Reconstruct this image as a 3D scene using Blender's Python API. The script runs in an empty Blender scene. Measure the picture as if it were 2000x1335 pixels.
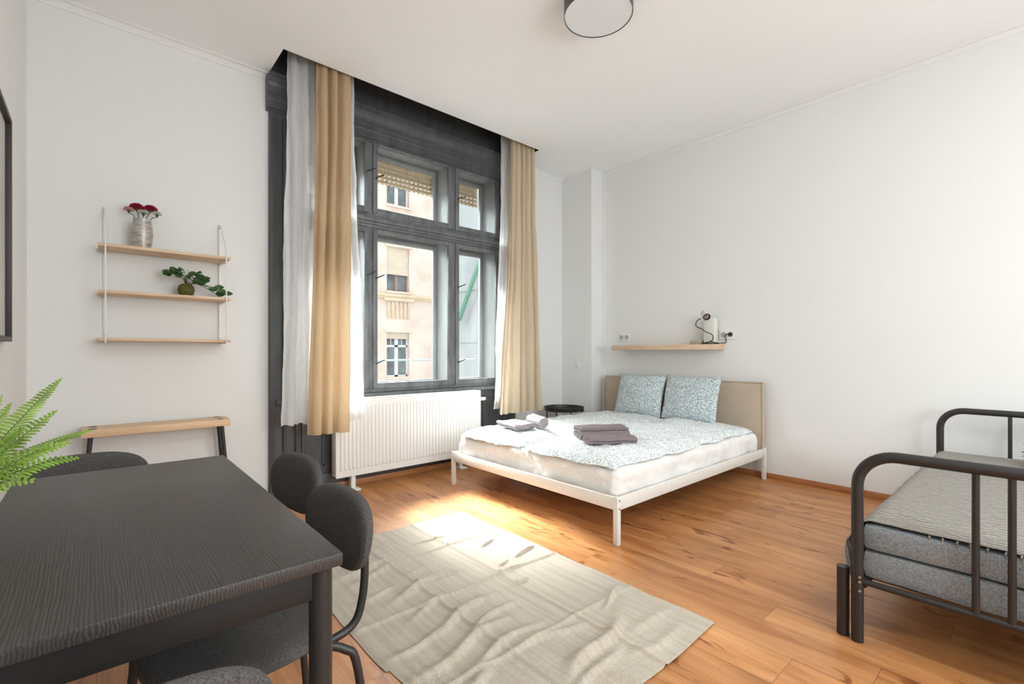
import bpy, bmesh, math, random
from mathutils import Vector, Matrix, noise
S = bpy.context.scene
C = S.collection
R = math.radians
PI = math.pi

# ---------------------------------------------------------------- camera
cd = bpy.data.cameras.new('camera'); cam = bpy.data.objects.new('camera', cd); C.objects.link(cam)
cam.location = (0, 0, 1.13); cam.rotation_euler = (R(90), 0, R(-41.3))
cd.sensor_width = 36; cd.lens = 16.6; cd.shift_y = 0.00975; cd.clip_start = .02; cd.clip_end = 200
S.camera = cam
# ---------------------------------------------------------------- light and exposure
w = bpy.data.worlds.new('sky'); S.world = w; w.use_nodes = True
bg = w.node_tree.nodes['Background']; bg.inputs[0].default_value = (.94, .97, 1, 1); bg.inputs[1].default_value = 1.0
S.view_settings.view_transform = 'Standard'; S.view_settings.look = 'None'
S.view_settings.exposure = 0.73
S.view_settings.use_white_balance = True; S.view_settings.white_balance_temperature = 6020; S.view_settings.white_balance_tint = 2.5; S.view_settings.gamma = 1; S.view_settings.use_curve_mapping = False
sl = bpy.data.lights.new('sun', 'SUN'); sun = bpy.data.objects.new('sun', sl); C.objects.link(sun)
sl.energy = 19.0; sl.angle = R(16); sl.color = (1, .965, .92)
sun.rotation_euler = Vector((-.10, -1, -1.0)).to_track_quat('-Z', 'Y').to_euler()
def area(name, loc, size, direc, power, col=(1, 1, 1)):
    l = bpy.data.lights.new(name, 'AREA'); l.shape = 'RECTANGLE'; l.size, l.size_y = size
    l.energy = power; l.color = col
    o = bpy.data.objects.new(name, l); C.objects.link(o); o.location = loc
    o.rotation_euler = Vector(direc).to_track_quat('-Z', 'Z').to_euler(); return o
# two soft fill lamps added behind the camera to brighten the room
area('rear_wall_fill', (2.0, -2.42, 1.85), (2.6, 2.0), (.05, 1, .16), 74, (.97, .98, 1))
area('rear_ceiling_fill', (1.6, -1.3, 3.15), (1.6, 1.6), (0, 0, -1), 34, (1, .96, .9))
# broad bright sky around the sun
hl = bpy.data.lights.new('hazy_sky_glow', 'SUN'); hz = bpy.data.objects.new('hazy_sky_glow', hl); C.objects.link(hz)
hl.energy = 17.0; hl.angle = R(75); hl.color = (.98, .99, 1)
hz.rotation_euler = Vector((.1, -1, -.85)).to_track_quat('-Z', 'Y').to_euler()

# ---------------------------------------------------------------- materials
def mat(name):
    m = bpy.data.materials.new(name); m.use_nodes = True
    nt = m.node_tree; return m, nt, nt.nodes['Principled BSDF']
def N(nt, t, **kw):
    n = nt.nodes.new(t)
    for k, v in kw.items():
        if k.startswith('i_'):
            key = k[2:]; key = int(key) if key.isdigit() else key.replace('_', ' ')
            n.inputs[key].default_value = v
        else: setattr(n, k, v)
    return n
def coords(nt, scale=(1, 1, 1), rot=(0, 0, 0), kind='Object'):
    tc = N(nt, 'ShaderNodeTexCoord'); mp = N(nt, 'ShaderNodeMapping')
    mp.inputs['Scale'].default_value = scale; mp.inputs['Rotation'].default_value = rot
    nt.links.new(tc.outputs[kind], mp.inputs[0]); return mp.outputs[0]
def ramp(nt, fac, stops):
    r = N(nt, 'ShaderNodeValToRGB'); e = r.color_ramp.elements
    while len(e) < len(stops): e.new(.5)
    for x, (p, c) in zip(e, stops): x.position = p; x.color = (*c, 1) if len(c) == 3 else c
    nt.links.new(fac, r.inputs[0]); return r.outputs[0]
def bump(nt, p, h, strength=.3, dist=.01):
    b = N(nt, 'ShaderNodeBump'); b.inputs['Strength'].default_value = strength; b.inputs['Distance'].default_value = dist
    nt.links.new(h, b.inputs['Height']); nt.links.new(b.outputs[0], p.inputs['Normal']); return b
def plain(name, col, rough=.5, metal=0, nscale=20, var=.06, bmp=0, stretch=(1, 1, 1), bd=.004):
    m, nt, p = mat(name)
    v = coords(nt, stretch)
    n = N(nt, 'ShaderNodeTexNoise'); n.inputs['Scale'].default_value = nscale; n.inputs['Detail'].default_value = 5
    nt.links.new(v, n.inputs['Vector'])
    c = ramp(nt, n.outputs[0], [(.3, tuple(x*(1-var) for x in col)), (.7, tuple(min(1, x*(1+var)) for x in col))])
    nt.links.new(c, p.inputs['Base Color']); p.inputs['Roughness'].default_value = rough; p.inputs['Metallic'].default_value = metal
    if bmp: bump(nt, p, n.outputs[0], bmp, bd)
    return m
def wood(name, c1, c2, scale=(1, 12, 12), rough=.5, ns=4):
    m, nt, p = mat(name)
    v = coords(nt, scale)
    n = N(nt, 'ShaderNodeTexNoise'); n.inputs['Scale'].default_value = ns; n.inputs['Detail'].default_value = 6; n.inputs['Distortion'].default_value = .6
    nt.links.new(v, n.inputs['Vector'])
    c = ramp(nt, n.outputs[0], [(.3, c1), (.7, c2)])
    nt.links.new(c, p.inputs['Base Color']); p.inputs['Roughness'].default_value = rough
    bump(nt, p, n.outputs[0], .1, .002); return m
def cloth(name, c1, c2, scale=260, bs=.5, rough=.95, sheen=.2, bd=.002):
    m, nt, p = mat(name)
    v = coords(nt)
    a = N(nt, 'ShaderNodeTexWave', wave_type='BANDS', bands_direction='X'); a.inputs['Scale'].default_value = scale
    b = N(nt, 'ShaderNodeTexWave', wave_type='BANDS', bands_direction='Z'); b.inputs['Scale'].default_value = scale
    y = N(nt, 'ShaderNodeTexWave', wave_type='BANDS', bands_direction='Y'); y.inputs['Scale'].default_value = scale
    for q in (a, b, y): nt.links.new(v, q.inputs['Vector']); q.inputs['Distortion'].default_value = .5
    mx = N(nt, 'ShaderNodeMath', operation='MULTIPLY'); nt.links.new(a.outputs[1], mx.inputs[0])
    ad = N(nt, 'ShaderNodeMath', operation='MAXIMUM'); nt.links.new(b.outputs[1], ad.inputs[0]); nt.links.new(y.outputs[1], ad.inputs[1])
    nt.links.new(ad.outputs[0], mx.inputs[1])
    c = ramp(nt, mx.outputs[0], [(.1, c1), (.8, c2)])
    nt.links.new(c, p.inputs['Base Color']); p.inputs['Roughness'].default_value = rough
    p.inputs['Sheen Weight'].default_value = sheen
    bump(nt, p, mx.outputs[0], bs, bd); return m

WALL = plain('wall_paint', (.82, .815, .80), .9, nscale=60, var=.01, bmp=.04)
CEIL = plain('ceiling_paint', (.93, .935, .935), .95, nscale=50, var=.01)
DARK = plain('charcoal_paint', (.072, .075, .080), .48, nscale=14, var=.25, bmp=.25, stretch=(1, 1, .15), bd=.003)
GREYW = plain('worn_grey_window_paint', (.135, .142, .148), .42, nscale=18, var=.3, bmp=.35, stretch=(1, 1, .3), bd=.003)
REVEAL = plain('pale_grey_reveal_paint', (.30, .305, .305), .5, nscale=9, var=.15, bmp=.2, stretch=(1, 1, .2))
BLACKW = None
STEEL = plain('black_powder_coat', (.022, .021, .021), .42, nscale=200, var=.2, bmp=.05)
STEELB = plain('charcoal_bed_tube', (.035, .032, .031), .38, .3, nscale=200, var=.15)
WHITEM = plain('white_enamel', (.82, .81, .79), .35, nscale=40, var=.02)
RADW = plain('radiator_enamel', (.86, .855, .84), .3, nscale=40, var=.01)
BEDW = plain('white_bed_steel', (.80, .77, .72), .4, nscale=30, var=.02)
SHEET = plain('white_sheet_cotton', (.86, .84, .81), .9, nscale=14, var=.01, bmp=.45, bd=.02)
LINEN = plain('beige_headboard_linen', (.52, .43, .33), .95, nscale=6, var=.05, bmp=.2, bd=.01)
PINE = wood('pale_pine', (.62, .43, .27), (.78, .59, .42), (1.2, 14, 14), .55)
BENCHW = wood('pine_bench_board', (.66, .45, .26), (.80, .58, .37), (1.2, 16, 16), .5)
SHELFW = wood('birch_shelf_board', (.62, .44, .29), (.76, .57, .40), (14, 1, 14), .55)
SKIRT = wood('orange_skirting_wood', (.34, .13, .045), (.50, .22, .09), (1, 1, 9), .45)
CHAIRF = plain('charcoal_chair_fabric', (.078, .072, .069), .95, nscale=330, var=.55, bmp=.7, bd=.002)
TOWEL = plain('mauve_grey_towel', (.25, .20, .21), 1, nscale=220, var=.35, bmp=.8, bd=.004)
TOWELL = plain('light_grey_towel', (.30, .265, .27), 1, nscale=220, var=.3, bmp=.8, bd=.004)
BLACKP = plain('black_plastic', (.015, .015, .016), .4, nscale=60, var=.1)
CHROME = plain('brushed_chrome', (.6, .6, .6), .25, 1, nscale=60, var=.1)
CREAM = plain('cream_lacquer', (.74, .68, .56), .35, nscale=30, var=.04)
LAMPBASE = plain('sage_beige_base', (.42, .38, .27), .6, nscale=30, var=.04)
PLASTW = plain('white_plastic', (.84, .83, .82), .35, nscale=30, var=.01)
GREENM = plain('green_painted_metal', (.045, .13, .085), .6, nscale=30, var=.15)
ZINC = plain('grey_rail_metal', (.30, .33, .33), .4, .5, nscale=30, var=.15)
SLOT = plain('dark_hole', (.01, .01, .01), .9)

def glassm(name, tint=(1, 1, 1), gl=.06):
    m = bpy.data.materials.new(name); m.use_nodes = True; nt = m.node_tree; nt.nodes.clear()
    o = N(nt, 'ShaderNodeOutputMaterial'); t = N(nt, 'ShaderNodeBsdfTransparent'); g = N(nt, 'ShaderNodeBsdfGlossy')
    t.inputs[0].default_value = (*tint, 1); g.inputs['Roughness'].default_value = .02
    f = N(nt, 'ShaderNodeFresnel'); f.inputs[0].default_value = 1.25
    mx = N(nt, 'ShaderNodeMixShader'); nt.links.new(f.outputs[0], mx.inputs[0]); nt.links.new(t.outputs[0], mx.inputs[1]); nt.links.new(g.outputs[0], mx.inputs[2])
    nt.links.new(mx.outputs[0], o.inputs[0]); return m
GLASS = glassm('window_glass', (.985, .985, .98))

def drape(name, col, transp, transl, bscale=300):
    m = bpy.data.materials.new(name); m.use_nodes = True; nt = m.node_tree; nt.nodes.clear()
    o = N(nt, 'ShaderNodeOutputMaterial'); d = N(nt, 'ShaderNodeBsdfDiffuse'); l = N(nt, 'ShaderNodeBsdfTranslucent'); t = N(nt, 'ShaderNodeBsdfTransparent')
    v = coords(nt, (1, 1, .05)); n = N(nt, 'ShaderNodeTexNoise'); n.inputs['Scale'].default_value = bscale; nt.links.new(v, n.inputs['Vector'])
    c = ramp(nt, n.outputs[0], [(.3, tuple(x*.9 for x in col)), (.7, col)])
    nt.links.new(c, d.inputs[0]); nt.links.new(c, l.inputs[0])
    m1 = N(nt, 'ShaderNodeMixShader'); m1.inputs[0].default_value = transl; nt.links.new(d.outputs[0], m1.inputs[1]); nt.links.new(l.outputs[0], m1.inputs[2])
    m2 = N(nt, 'ShaderNodeMixShader'); m2.inputs[0].default_value = transp; nt.links.new(m1.outputs[0], m2.inputs[1]); nt.links.new(t.outputs[0], m2.inputs[2])
    b = N(nt, 'ShaderNodeBump'); b.inputs['Strength'].default_value = .15; b.inputs['Distance'].default_value = .003
    nt.links.new(n.outputs[0], b.inputs['Height']); nt.links.new(b.outputs[0], d.inputs['Normal'])
    nt.links.new(m2.outputs[0], o.inputs[0]); return m
SHEER = drape('white_sheer_fabric', (.98, .98, .985), .13, .42)
BEIGE = drape('camel_curtain_fabric', (.62, .46, .29), 0, .28)
BEIGE2 = drape('cream_curtain_fabric', (.70, .58, .42), 0, .28)

def floor_mat():
    m, nt, p = mat('oak_laminate')
    L = nt.links.new
    g = N(nt, 'ShaderNodeNewGeometry'); sp = N(nt, 'ShaderNodeSeparateXYZ'); L(g.outputs['Position'], sp.inputs[0])
    def M(op, a, b=None, c=None):
        n = N(nt, 'ShaderNodeMath', operation=op)
        for i, v in enumerate((a, b, c)):
            if v is None: continue
            if isinstance(v, (int, float)): n.inputs[i].default_value = v
            else: L(v, n.inputs[i])
        return n.outputs[0]
    X, Y = sp.outputs[0], sp.outputs[1]
    xr = M('DIVIDE', X, .192); row = M('FLOOR', xr)
    wn = N(nt, 'ShaderNodeTexWhiteNoise', noise_dimensions='1D'); L(row, wn.inputs['W'])
    yr = M('ADD', M('DIVIDE', Y, 1.28), wn.outputs[0]); colu = M('FLOOR', yr)
    cb = N(nt, 'ShaderNodeCombineXYZ'); L(row, cb.inputs[0]); L(colu, cb.inputs[1])
    w2 = N(nt, 'ShaderNodeTexWhiteNoise', noise_dimensions='3D'); L(cb.outputs[0], w2.inputs['Vector'])
    # grain: stretched noise shifted per plank
    off = N(nt, 'ShaderNodeVectorMath', operation='SCALE'); L(w2.outputs['Color'], off.inputs[0]); off.inputs['Scale'].default_value = 37
    def grain(sx, sy, sc, det, dist):
        mp = N(nt, 'ShaderNodeVectorMath', operation='MULTIPLY'); L(g.outputs['Position'], mp.inputs[0]); mp.inputs[1].default_value = (sx, sy, 1)
        ad = N(nt, 'ShaderNodeVectorMath', operation='ADD'); L(mp.outputs[0], ad.inputs[0]); L(off.outputs[0], ad.inputs[1])
        n = N(nt, 'ShaderNodeTexNoise'); n.inputs['Scale'].default_value = sc; n.inputs['Detail'].default_value = det; n.inputs['Distortion'].default_value = dist
        L(ad.outputs[0], n.inputs['Vector']); return n.outputs[0]
    n1 = grain(6, .8, 1.6, 8, .9)
    n2 = grain(60, 2.2, 2.0, 6, .5)
    n3 = grain(5.5, 1.9, 1.9, 6, 1.6)
    base = ramp(nt, n1, [(.25, (.32, .120, .038)), (.40, (.47, .200, .068)), (.55, (.58, .270, .102)), (.75, (.66, .335, .138))])
    fine = ramp(nt, n2, [(.3, (.74, .68, .62)), (.62, (1, 1, 1))])
    mul = N(nt, 'ShaderNodeMixRGB', blend_type='MULTIPLY'); mul.inputs[0].default_value = .75; L(base, mul.inputs[1]); L(fine, mul.inputs[2])
    kn = ramp(nt, n3, [(.27, (.34, .22, .15)), (.33, (.62, .48, .38)), (.385, (1, 1, 1))])
    m2 = N(nt, 'ShaderNodeMixRGB', blend_type='MULTIPLY'); m2.inputs[0].default_value = .9; L(mul.outputs[0], m2.inputs[1]); L(kn, m2.inputs[2])
    hv = N(nt, 'ShaderNodeHueSaturation'); L(m2.outputs[0], hv.inputs['Color'])
    L(M('ADD', M('MULTIPLY', w2.outputs['Value'], .24), .88), hv.inputs['Value'])
    # joints
    fx = M('FRACT', xr); fy = M('FRACT', yr)
    ex = M('MINIMUM', fx, M('SUBTRACT', 1, fx)); ey = M('MINIMUM', fy, M('SUBTRACT', 1, fy))
    j = M('MINIMUM', M('MULTIPLY', ex, .192), M('MULTIPLY', ey, 1.28))
    jf = M('LESS_THAN', j, .0011)
    m3 = N(nt, 'ShaderNodeMixRGB'); L(M('MULTIPLY', jf, .6), m3.inputs[0]); L(hv.outputs[0], m3.inputs[1]); m3.inputs[2].default_value = (.09, .035, .012, 1)
    L(m3.outputs[0], p.inputs['Base Color'])
    L(M('ADD', M('MULTIPLY', n2, .2), .27), p.inputs['Roughness'])
    bump(nt, p, M('SUBTRACT', M('MULTIPLY', n2, .4), jf), .15, .002)
    return m
FLOOR = floor_mat()

def tabletop_mat():
    m, nt, p = mat('black_brown_wood_grain')
    v = coords(nt, (60, 3, 60)); n = N(nt, 'ShaderNodeTexNoise'); n.inputs['Scale'].default_value = 3.0; n.inputs['Detail'].default_value = 7; n.inputs['Distortion'].default_value = 1.2
    nt.links.new(v, n.inputs['Vector'])
    wv = N(nt, 'ShaderNodeTexWave', bands_direction='X'); wv.inputs['Scale'].default_value = 60; wv.inputs['Distortion'].default_value = 16; wv.inputs['Detail'].default_value = 5; wv.inputs['Detail Scale'].default_value = .35; wv.inputs['Detail Roughness'].default_value = .65
    v2 = coords(nt, (1, .09, 1)); nt.links.new(v2, wv.inputs['Vector'])
    a = N(nt, 'ShaderNodeMath', operation='MULTIPLY'); nt.links.new(n.outputs[0], a.inputs[0]); nt.links.new(wv.outputs[1], a.inputs[1])
    c = ramp(nt, a.outputs[0], [(.05, (.028, .024, .022)), (.5, (.056, .049, .045))])
    nt.links.new(c, p.inputs['Base Color']); p.inputs['Roughness'].default_value = .42
    bump(nt, p, a.outputs[0], .35, .0012); return m
BLACKW = tabletop_mat()

def speckle(name, base, mark, scale=95, thr=.42):
    m, nt, p = mat(name)
    v = coords(nt)
    vo = N(nt, 'ShaderNodeTexVoronoi'); vo.inputs['Scale'].default_value = scale; nt.links.new(v, vo.inputs['Vector'])
    n = N(nt, 'ShaderNodeTexNoise'); n.inputs['Scale'].default_value = scale*1.3; n.inputs['Detail'].default_value = 2; nt.links.new(v, n.inputs['Vector'])
    a = N(nt, 'ShaderNodeMath', operation='MULTIPLY'); nt.links.new(vo.outputs['Distance'], a.inputs[0]); nt.links.new(n.outputs[0], a.inputs[1])
    c = ramp(nt, a.outputs[0], [(thr*.42, mark), (thr*.62, base)])
    nt.links.new(c, p.inputs['Base Color']); p.inputs['Roughness'].default_value = .95
    nb = N(nt, 'ShaderNodeTexNoise'); nb.inputs['Scale'].default_value = 9; nb.inputs['Detail'].default_value = 4; nt.links.new(v, nb.inputs['Vector'])
    bump(nt, p, nb.outputs[0], .35, .02); return m
DUVET = speckle('leaf_speckled_cotton', (.86, .88, .88), (.30, .37, .38), 95, .34)
PILLOWM = speckle('leaf_speckled_pillowcase', (.70, .75, .77), (.22, .29, .31), 95, .42)

def rug_mat():
    m, nt, p = mat('woven_cream_cotton')
    v = coords(nt); sx = N(nt, 'ShaderNodeSeparateXYZ'); nt.links.new(v, sx.inputs[0])
    a = N(nt, 'ShaderNodeTexWave', bands_direction='X'); b = N(nt, 'ShaderNodeTexWave', bands_direction='Y')
    for q, s in ((a, 75), (b, 60)): q.inputs['Scale'].default_value = s; q.inputs['Distortion'].default_value = .8; nt.links.new(v, q.inputs['Vector'])
    mx = N(nt, 'ShaderNodeMath', operation='MULTIPLY'); nt.links.new(a.outputs[1], mx.inputs[0]); nt.links.new(b.outputs[1], mx.inputs[1])
    c = ramp(nt, mx.outputs[0], [(.0, (.56, .48, .38)), (.4, (.84, .78, .69))])
    v2 = coords(nt, (14, .6, 1)); n = N(nt, 'ShaderNodeTexNoise'); n.inputs['Scale'].default_value = 3; n.inputs['Detail'].default_value = 5; nt.links.new(v2, n.inputs['Vector'])
    c2 = ramp(nt, n.outputs[0], [(.35, (.84, .80, .75)), (.6, (1, 1, 1))])
    mu = N(nt, 'ShaderNodeMixRGB', blend_type='MULTIPLY'); mu.inputs[0].default_value = .8; nt.links.new(c, mu.inputs[1]); nt.links.new(c2, mu.inputs[2])
    nt.links.new(mu.outputs[0], p.inputs['Base Color']); p.inputs['Roughness'].default_value = 1
    bump(nt, p, mx.outputs[0], .8, .004); return m
RUG = rug_mat()

def throw_mat():
    m, nt, p = mat('ribbed_grey_throw')
    v = coords(nt, (1, 1, 1)); a = N(nt, 'ShaderNodeTexWave', bands_direction='X'); a.inputs['Scale'].default_value = 16; a.inputs['Distortion'].default_value = 4; a.inputs['Detail'].default_value = 3; a.inputs['Detail Scale'].default_value = 1.5
    nt.links.new(v, a.inputs['Vector'])
    n = N(nt, 'ShaderNodeTexNoise'); n.inputs['Scale'].default_value = 160; nt.links.new(v, n.inputs['Vector'])
    mx = N(nt, 'ShaderNodeMath', operation='MULTIPLY'); nt.links.new(a.outputs[1], mx.inputs[0]); nt.links.new(n.outputs[0], mx.inputs[1])
    c = ramp(nt, mx.outputs[0], [(.05, (.17, .155, .14)), (.45, (.44, .41, .37))])
    nt.links.new(c, p.inputs['Base Color']); p.inputs['Roughness'].default_value = 1
    bump(nt, p, mx.outputs[0], .8, .006); return m
THROW = throw_mat()
MATTG = plain('heather_grey_upholstery', (.24, .26, .28), .95, nscale=170, var=.35, bmp=.3, stretch=(1, 1, 1), bd=.002)

def vase_mat():
    m, nt, p = mat('silver_brushed_glaze')
    v = coords(nt, (1.5, 1.5, 22)); n = N(nt, 'ShaderNodeTexNoise'); n.inputs['Scale'].default_value = 14; n.inputs['Detail'].default_value = 5; nt.links.new(v, n.inputs['Vector'])
    c = ramp(nt, n.outputs[0], [(.35, (.20, .18, .16)), (.6, (.62, .58, .53))])
    nt.links.new(c, p.inputs['Base Color']); p.inputs['Roughness'].default_value = .35; p.inputs['Metallic'].default_value = .35
    bump(nt, p, n.outputs[0], .3, .003); return m
VASE = vase_mat()
FERN1 = plain('fern_green', (.22, .36, .035), .5, nscale=14, var=.6)
FERN2 = plain('fern_stem_green', (.06, .11, .02), .6, nscale=30, var=.2)
LEAFD = plain('dark_variegated_leaf', (.05, .12, .035), .45, nscale=70, var=.7)
STEMD = plain('dark_stem', (.04, .07, .025), .6)
POTG = plain('olive_moss_ball', (.10, .095, .018), .9, nscale=90, var=.5, bmp=.6)
CRIM = plain('crimson_petal', (.36, .008, .05), .7, nscale=60, var=.4)
PINKP = plain('pale_pink_petal', (.74, .42, .40), .8, nscale=60, var=.15)
WHITEP = plain('white_petal', (.78, .77, .72), .8, nscale=60, var=.08)

def facade_mat():
    m, nt, p = mat('peach_stucco')
    v = coords(nt); n = N(nt, 'ShaderNodeTexNoise'); n.inputs['Scale'].default_value = 1.2; n.inputs['Detail'].default_value = 8; nt.links.new(v, n.inputs['Vector'])
    c = ramp(nt, n.outputs[0], [(.35, (.74, .58, .48)), (.6, (.86, .71, .61))])
    nt.links.new(c, p.inputs['Base Color']); p.inputs['Roughness'].default_value = .95; return m
FACADE = facade_mat()
FTRIM = plain('sand_stucco_trim', (.78, .60, .42), .95, nscale=4, var=.1)
FWOOD = plain('white_window_wood', (.80, .78, .75), .6)
FBROWN = plain('brown_window_wood', (.35, .20, .16), .6)
FGLASS = plain('dark_far_glass', (.16, .18, .19), .15, nscale=2, var=.5)
FBLIND = plain('beige_roller_blind', (.72, .60, .46), .8, nscale=3, var=.06)
WINGM = plain('weathered_grey_render', (.20, .205, .21), .95, nscale=2, var=.12)
STREET = plain('asphalt', (.09, .09, .09), .95, nscale=2, var=.1)

def shutter_mat():
    m, nt, p = mat('perforated_beige_shutter')
    L = nt.links.new
    tc = N(nt, 'ShaderNodeTexCoord'); sp = N(nt, 'ShaderNodeSeparateXYZ'); L(tc.outputs['Object'], sp.inputs[0])
    def M(op, a, b=None):
        n = N(nt, 'ShaderNodeMath', operation=op)
        for i, v in enumerate((a, b)):
            if v is None: continue
            if isinstance(v, (int, float)): n.inputs[i].default_value = v
            else: L(v, n.inputs[i])
        return n.outputs[0]
    X, Z = sp.outputs[0], sp.outputs[2]
    fz = M('FRACT', M('DIVIDE', Z, .045)); fx = M('FRACT', M('DIVIDE', X, .05))
    hole = M('MULTIPLY', M('LESS_THAN', M('ABSOLUTE', M('SUBTRACT', fz, .12)), .10), M('LESS_THAN', M('ABSOLUTE', M('SUBTRACT', fx, .5)), .2))
    hole = M('MULTIPLY', hole, M('LESS_THAN', Z, .125))
    n = N(nt, 'ShaderNodeTexNoise'); n.inputs['Scale'].default_value = 30; L(tc.outputs['Object'], n.inputs['Vector'])
    c = ramp(nt, n.outputs[0], [(.3, (.50, .38, .24)), (.7, (.66, .53, .36))]); L(c, p.inputs['Base Color'])
    L(M('SUBTRACT', 1, hole), p.inputs['Alpha']); return m
SHUT = shutter_mat()

# ---------------------------------------------------------------- mesh helpers
class MB:
    def __init__(s): s.bm = bmesh.new()
    def _add(s, vs, fs, smooth=False):
        v = [s.bm.verts.new(p) for p in vs]
        for f in fs:
            try:
                g = s.bm.faces.new([v[i] for i in f]); g.smooth = smooth
            except ValueError: pass
        return s
    def box(s, x0, y0, z0, x1, y1, z1, bev=0, seg=2):
        b = bmesh.new(); bmesh.ops.create_cube(b, size=1)
        for v in b.verts: v.co = Vector(((x0+x1)/2+v.co.x*(x1-x0), (y0+y1)/2+v.co.y*(y1-y0), (z0+z1)/2+v.co.z*(z1-z0)))
        if bev: bmesh.ops.bevel(b, geom=b.edges[:], offset=bev, segments=seg, affect='EDGES', profile=.5)
        b.verts.index_update()
        s._add([v.co.copy() for v in b.verts], [[v.index for v in f.verts] for f in b.faces], bool(bev)); b.free(); return s
    def prism(s, pts, axis, a, bb):
        def P(u, v, t): return {'x': (t, u, v), 'y': (u, t, v), 'z': (u, v, t)}[axis]
        n = len(pts); vs = [P(u, v, a) for u, v in pts]+[P(u, v, bb) for u, v in pts]
        fs = [list(range(n)), list(range(2*n-1, n-1, -1))]+[[i, i+n, (i+1) % n+n, (i+1) % n] for i in range(n)]
        return s._add(vs, fs)
    def tube(s, pts, r, n=12, closed=False, caps=True):
        pts = [Vector(p) for p in pts]; m = len(pts); rs = r if isinstance(r, (list, tuple)) else [r]*m
        vs = []; prev = None
        for i, p in enumerate(pts):
            if closed: t = pts[(i+1) % m]-pts[i-1]
            else: t = pts[min(i+1, m-1)]-pts[max(i-1, 0)]
            t.normalize()
            if prev is None:
                u = t.cross(Vector((0, 0, 1)));
                if u.length < .05: u = t.cross(Vector((1, 0, 0)))
            else: u = prev-t*prev.dot(t)
            u.normalize(); prev = u; q = t.cross(u)
            for k in range(n):
                a = 2*PI*k/n; vs.append(p+(u*math.cos(a)+q*math.sin(a))*rs[i])
        fs = []
        for i in range(m if closed else m-1):
            j = (i+1) % m
            for k in range(n): fs.append([i*n+k, i*n+(k+1) % n, j*n+(k+1) % n, j*n+k])
        if caps and not closed: fs += [list(range(n))[::-1], [(m-1)*n+k for k in range(n)]]
        return s._add(vs, fs, True)
    def lathe(s, prof, c=(0, 0, 0), n=32, axis='z', caps=True):
        vs = []; fs = []
        for r, z in prof:
            for k in range(n):
                a = 2*PI*k/n; x, y = r*math.cos(a), r*math.sin(a)
                v = {'z': (x, y, z), 'y': (x, z, y), 'x': (z, x, y)}[axis]
                vs.append((v[0]+c[0], v[1]+c[1], v[2]+c[2]))
        for i in range(len(prof)-1):
            for k in range(n): fs.append([i*n+k, i*n+(k+1) % n, (i+1)*n+(k+1) % n, (i+1)*n+k])
        if caps and prof[0][0] > 1e-5: fs.append(list(range(n))[::-1])
        if caps and prof[-1][0] > 1e-5: fs.append([(len(prof)-1)*n+k for k in range(n)])
        return s._add(vs, fs, True)
    def grid(s, fn, nu, nv, smooth=True):
        vs = [fn(i/nu, j/nv) for j in range(nv+1) for i in range(nu+1)]
        fs = [[j*(nu+1)+i, j*(nu+1)+i+1, (j+1)*(nu+1)+i+1, (j+1)*(nu+1)+i] for j in range(nv) for i in range(nu)]
        return s._add(vs, fs, smooth)
    def xf(s, M): bmesh.ops.transform(s.bm, matrix=M, verts=s.bm.verts[:]); return s
    def build(s, name, m, parent=None, normals=True, weld=False, sharp=35):
        if weld: bmesh.ops.remove_doubles(s.bm, verts=s.bm.verts[:], dist=1e-5)
        if normals: bmesh.ops.recalc_face_normals(s.bm, faces=s.bm.faces[:])
        if parent is not None and parent.get('_o') is not None:
            o = parent['_o']; bmesh.ops.translate(s.bm, vec=(-o[0], -o[1], -o[2]), verts=s.bm.verts[:])
        for e in s.bm.edges:
            if len(e.link_faces) == 2 and e.calc_face_angle(0) > R(sharp): e.smooth = False
        me = bpy.data.meshes.new(name); s.bm.to_mesh(me); s.bm.free(); me.materials.append(m)
        ob = bpy.data.objects.new(name, me); C.objects.link(ob)
        if parent is not None:
            ob.parent = parent
            if parent.get('_o') is not None: ob['_o'] = parent['_o']
        return ob
def tag(o, label=None, cat=None, group=None, kind=None):
    for k, v in (('label', label), ('category', cat), ('group', group), ('kind', kind)):
        if v: o[k] = v
    return o
def thing(name, label, cat, loc=(0, 0, 0), rz=0, group=None, world=False):
    o = bpy.data.objects.new(name, None); C.objects.link(o); o.location = loc; o.rotation_euler = (0, 0, rz)
    o.empty_display_size = .1
    if world: o['_o'] = list(loc)          # children meshes are written in world coordinates
    return tag(o, label, cat, group)
def solo(name, mb, m, label, cat, group=None, **k):
    o = mb.build(name, m, **k); return recenter(tag(o, label, cat, group))
def recenter(o):
    me = o.data; n = len(me.vertices)
    xs = [v.co.x for v in me.vertices]; ys = [v.co.y for v in me.vertices]; zs = [v.co.z for v in me.vertices]
    c = Vector(((min(xs)+max(xs))/2, (min(ys)+max(ys))/2, min(zs)))
    me.transform(Matrix.Translation(-c)); o.location = c; return o
def struct(name, mb, m, parent=None, **k):
    o = mb.build(name, m, parent, **k)
    if parent is None: o['kind'] = 'structure'
    return o
def copy_tree(o, parent=None):
    c = o.copy(); C.objects.link(c); c.parent = parent
    for ch in o.children: copy_tree(ch, c)
    return c
def arc(c, r, a0, a1, n, plane):
    out = []
    for i in range(n+1):
        a = R(a0+(a1-a0)*i/n); u, v = r*math.cos(a), r*math.sin(a)
        out.append({'xz': (c[0]+u, c[1], c[2]+v), 'yz': (c[0], c[1]+u, c[2]+v), 'xy': (c[0]+u, c[1]+v, c[2])}[plane])
    return out
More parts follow.
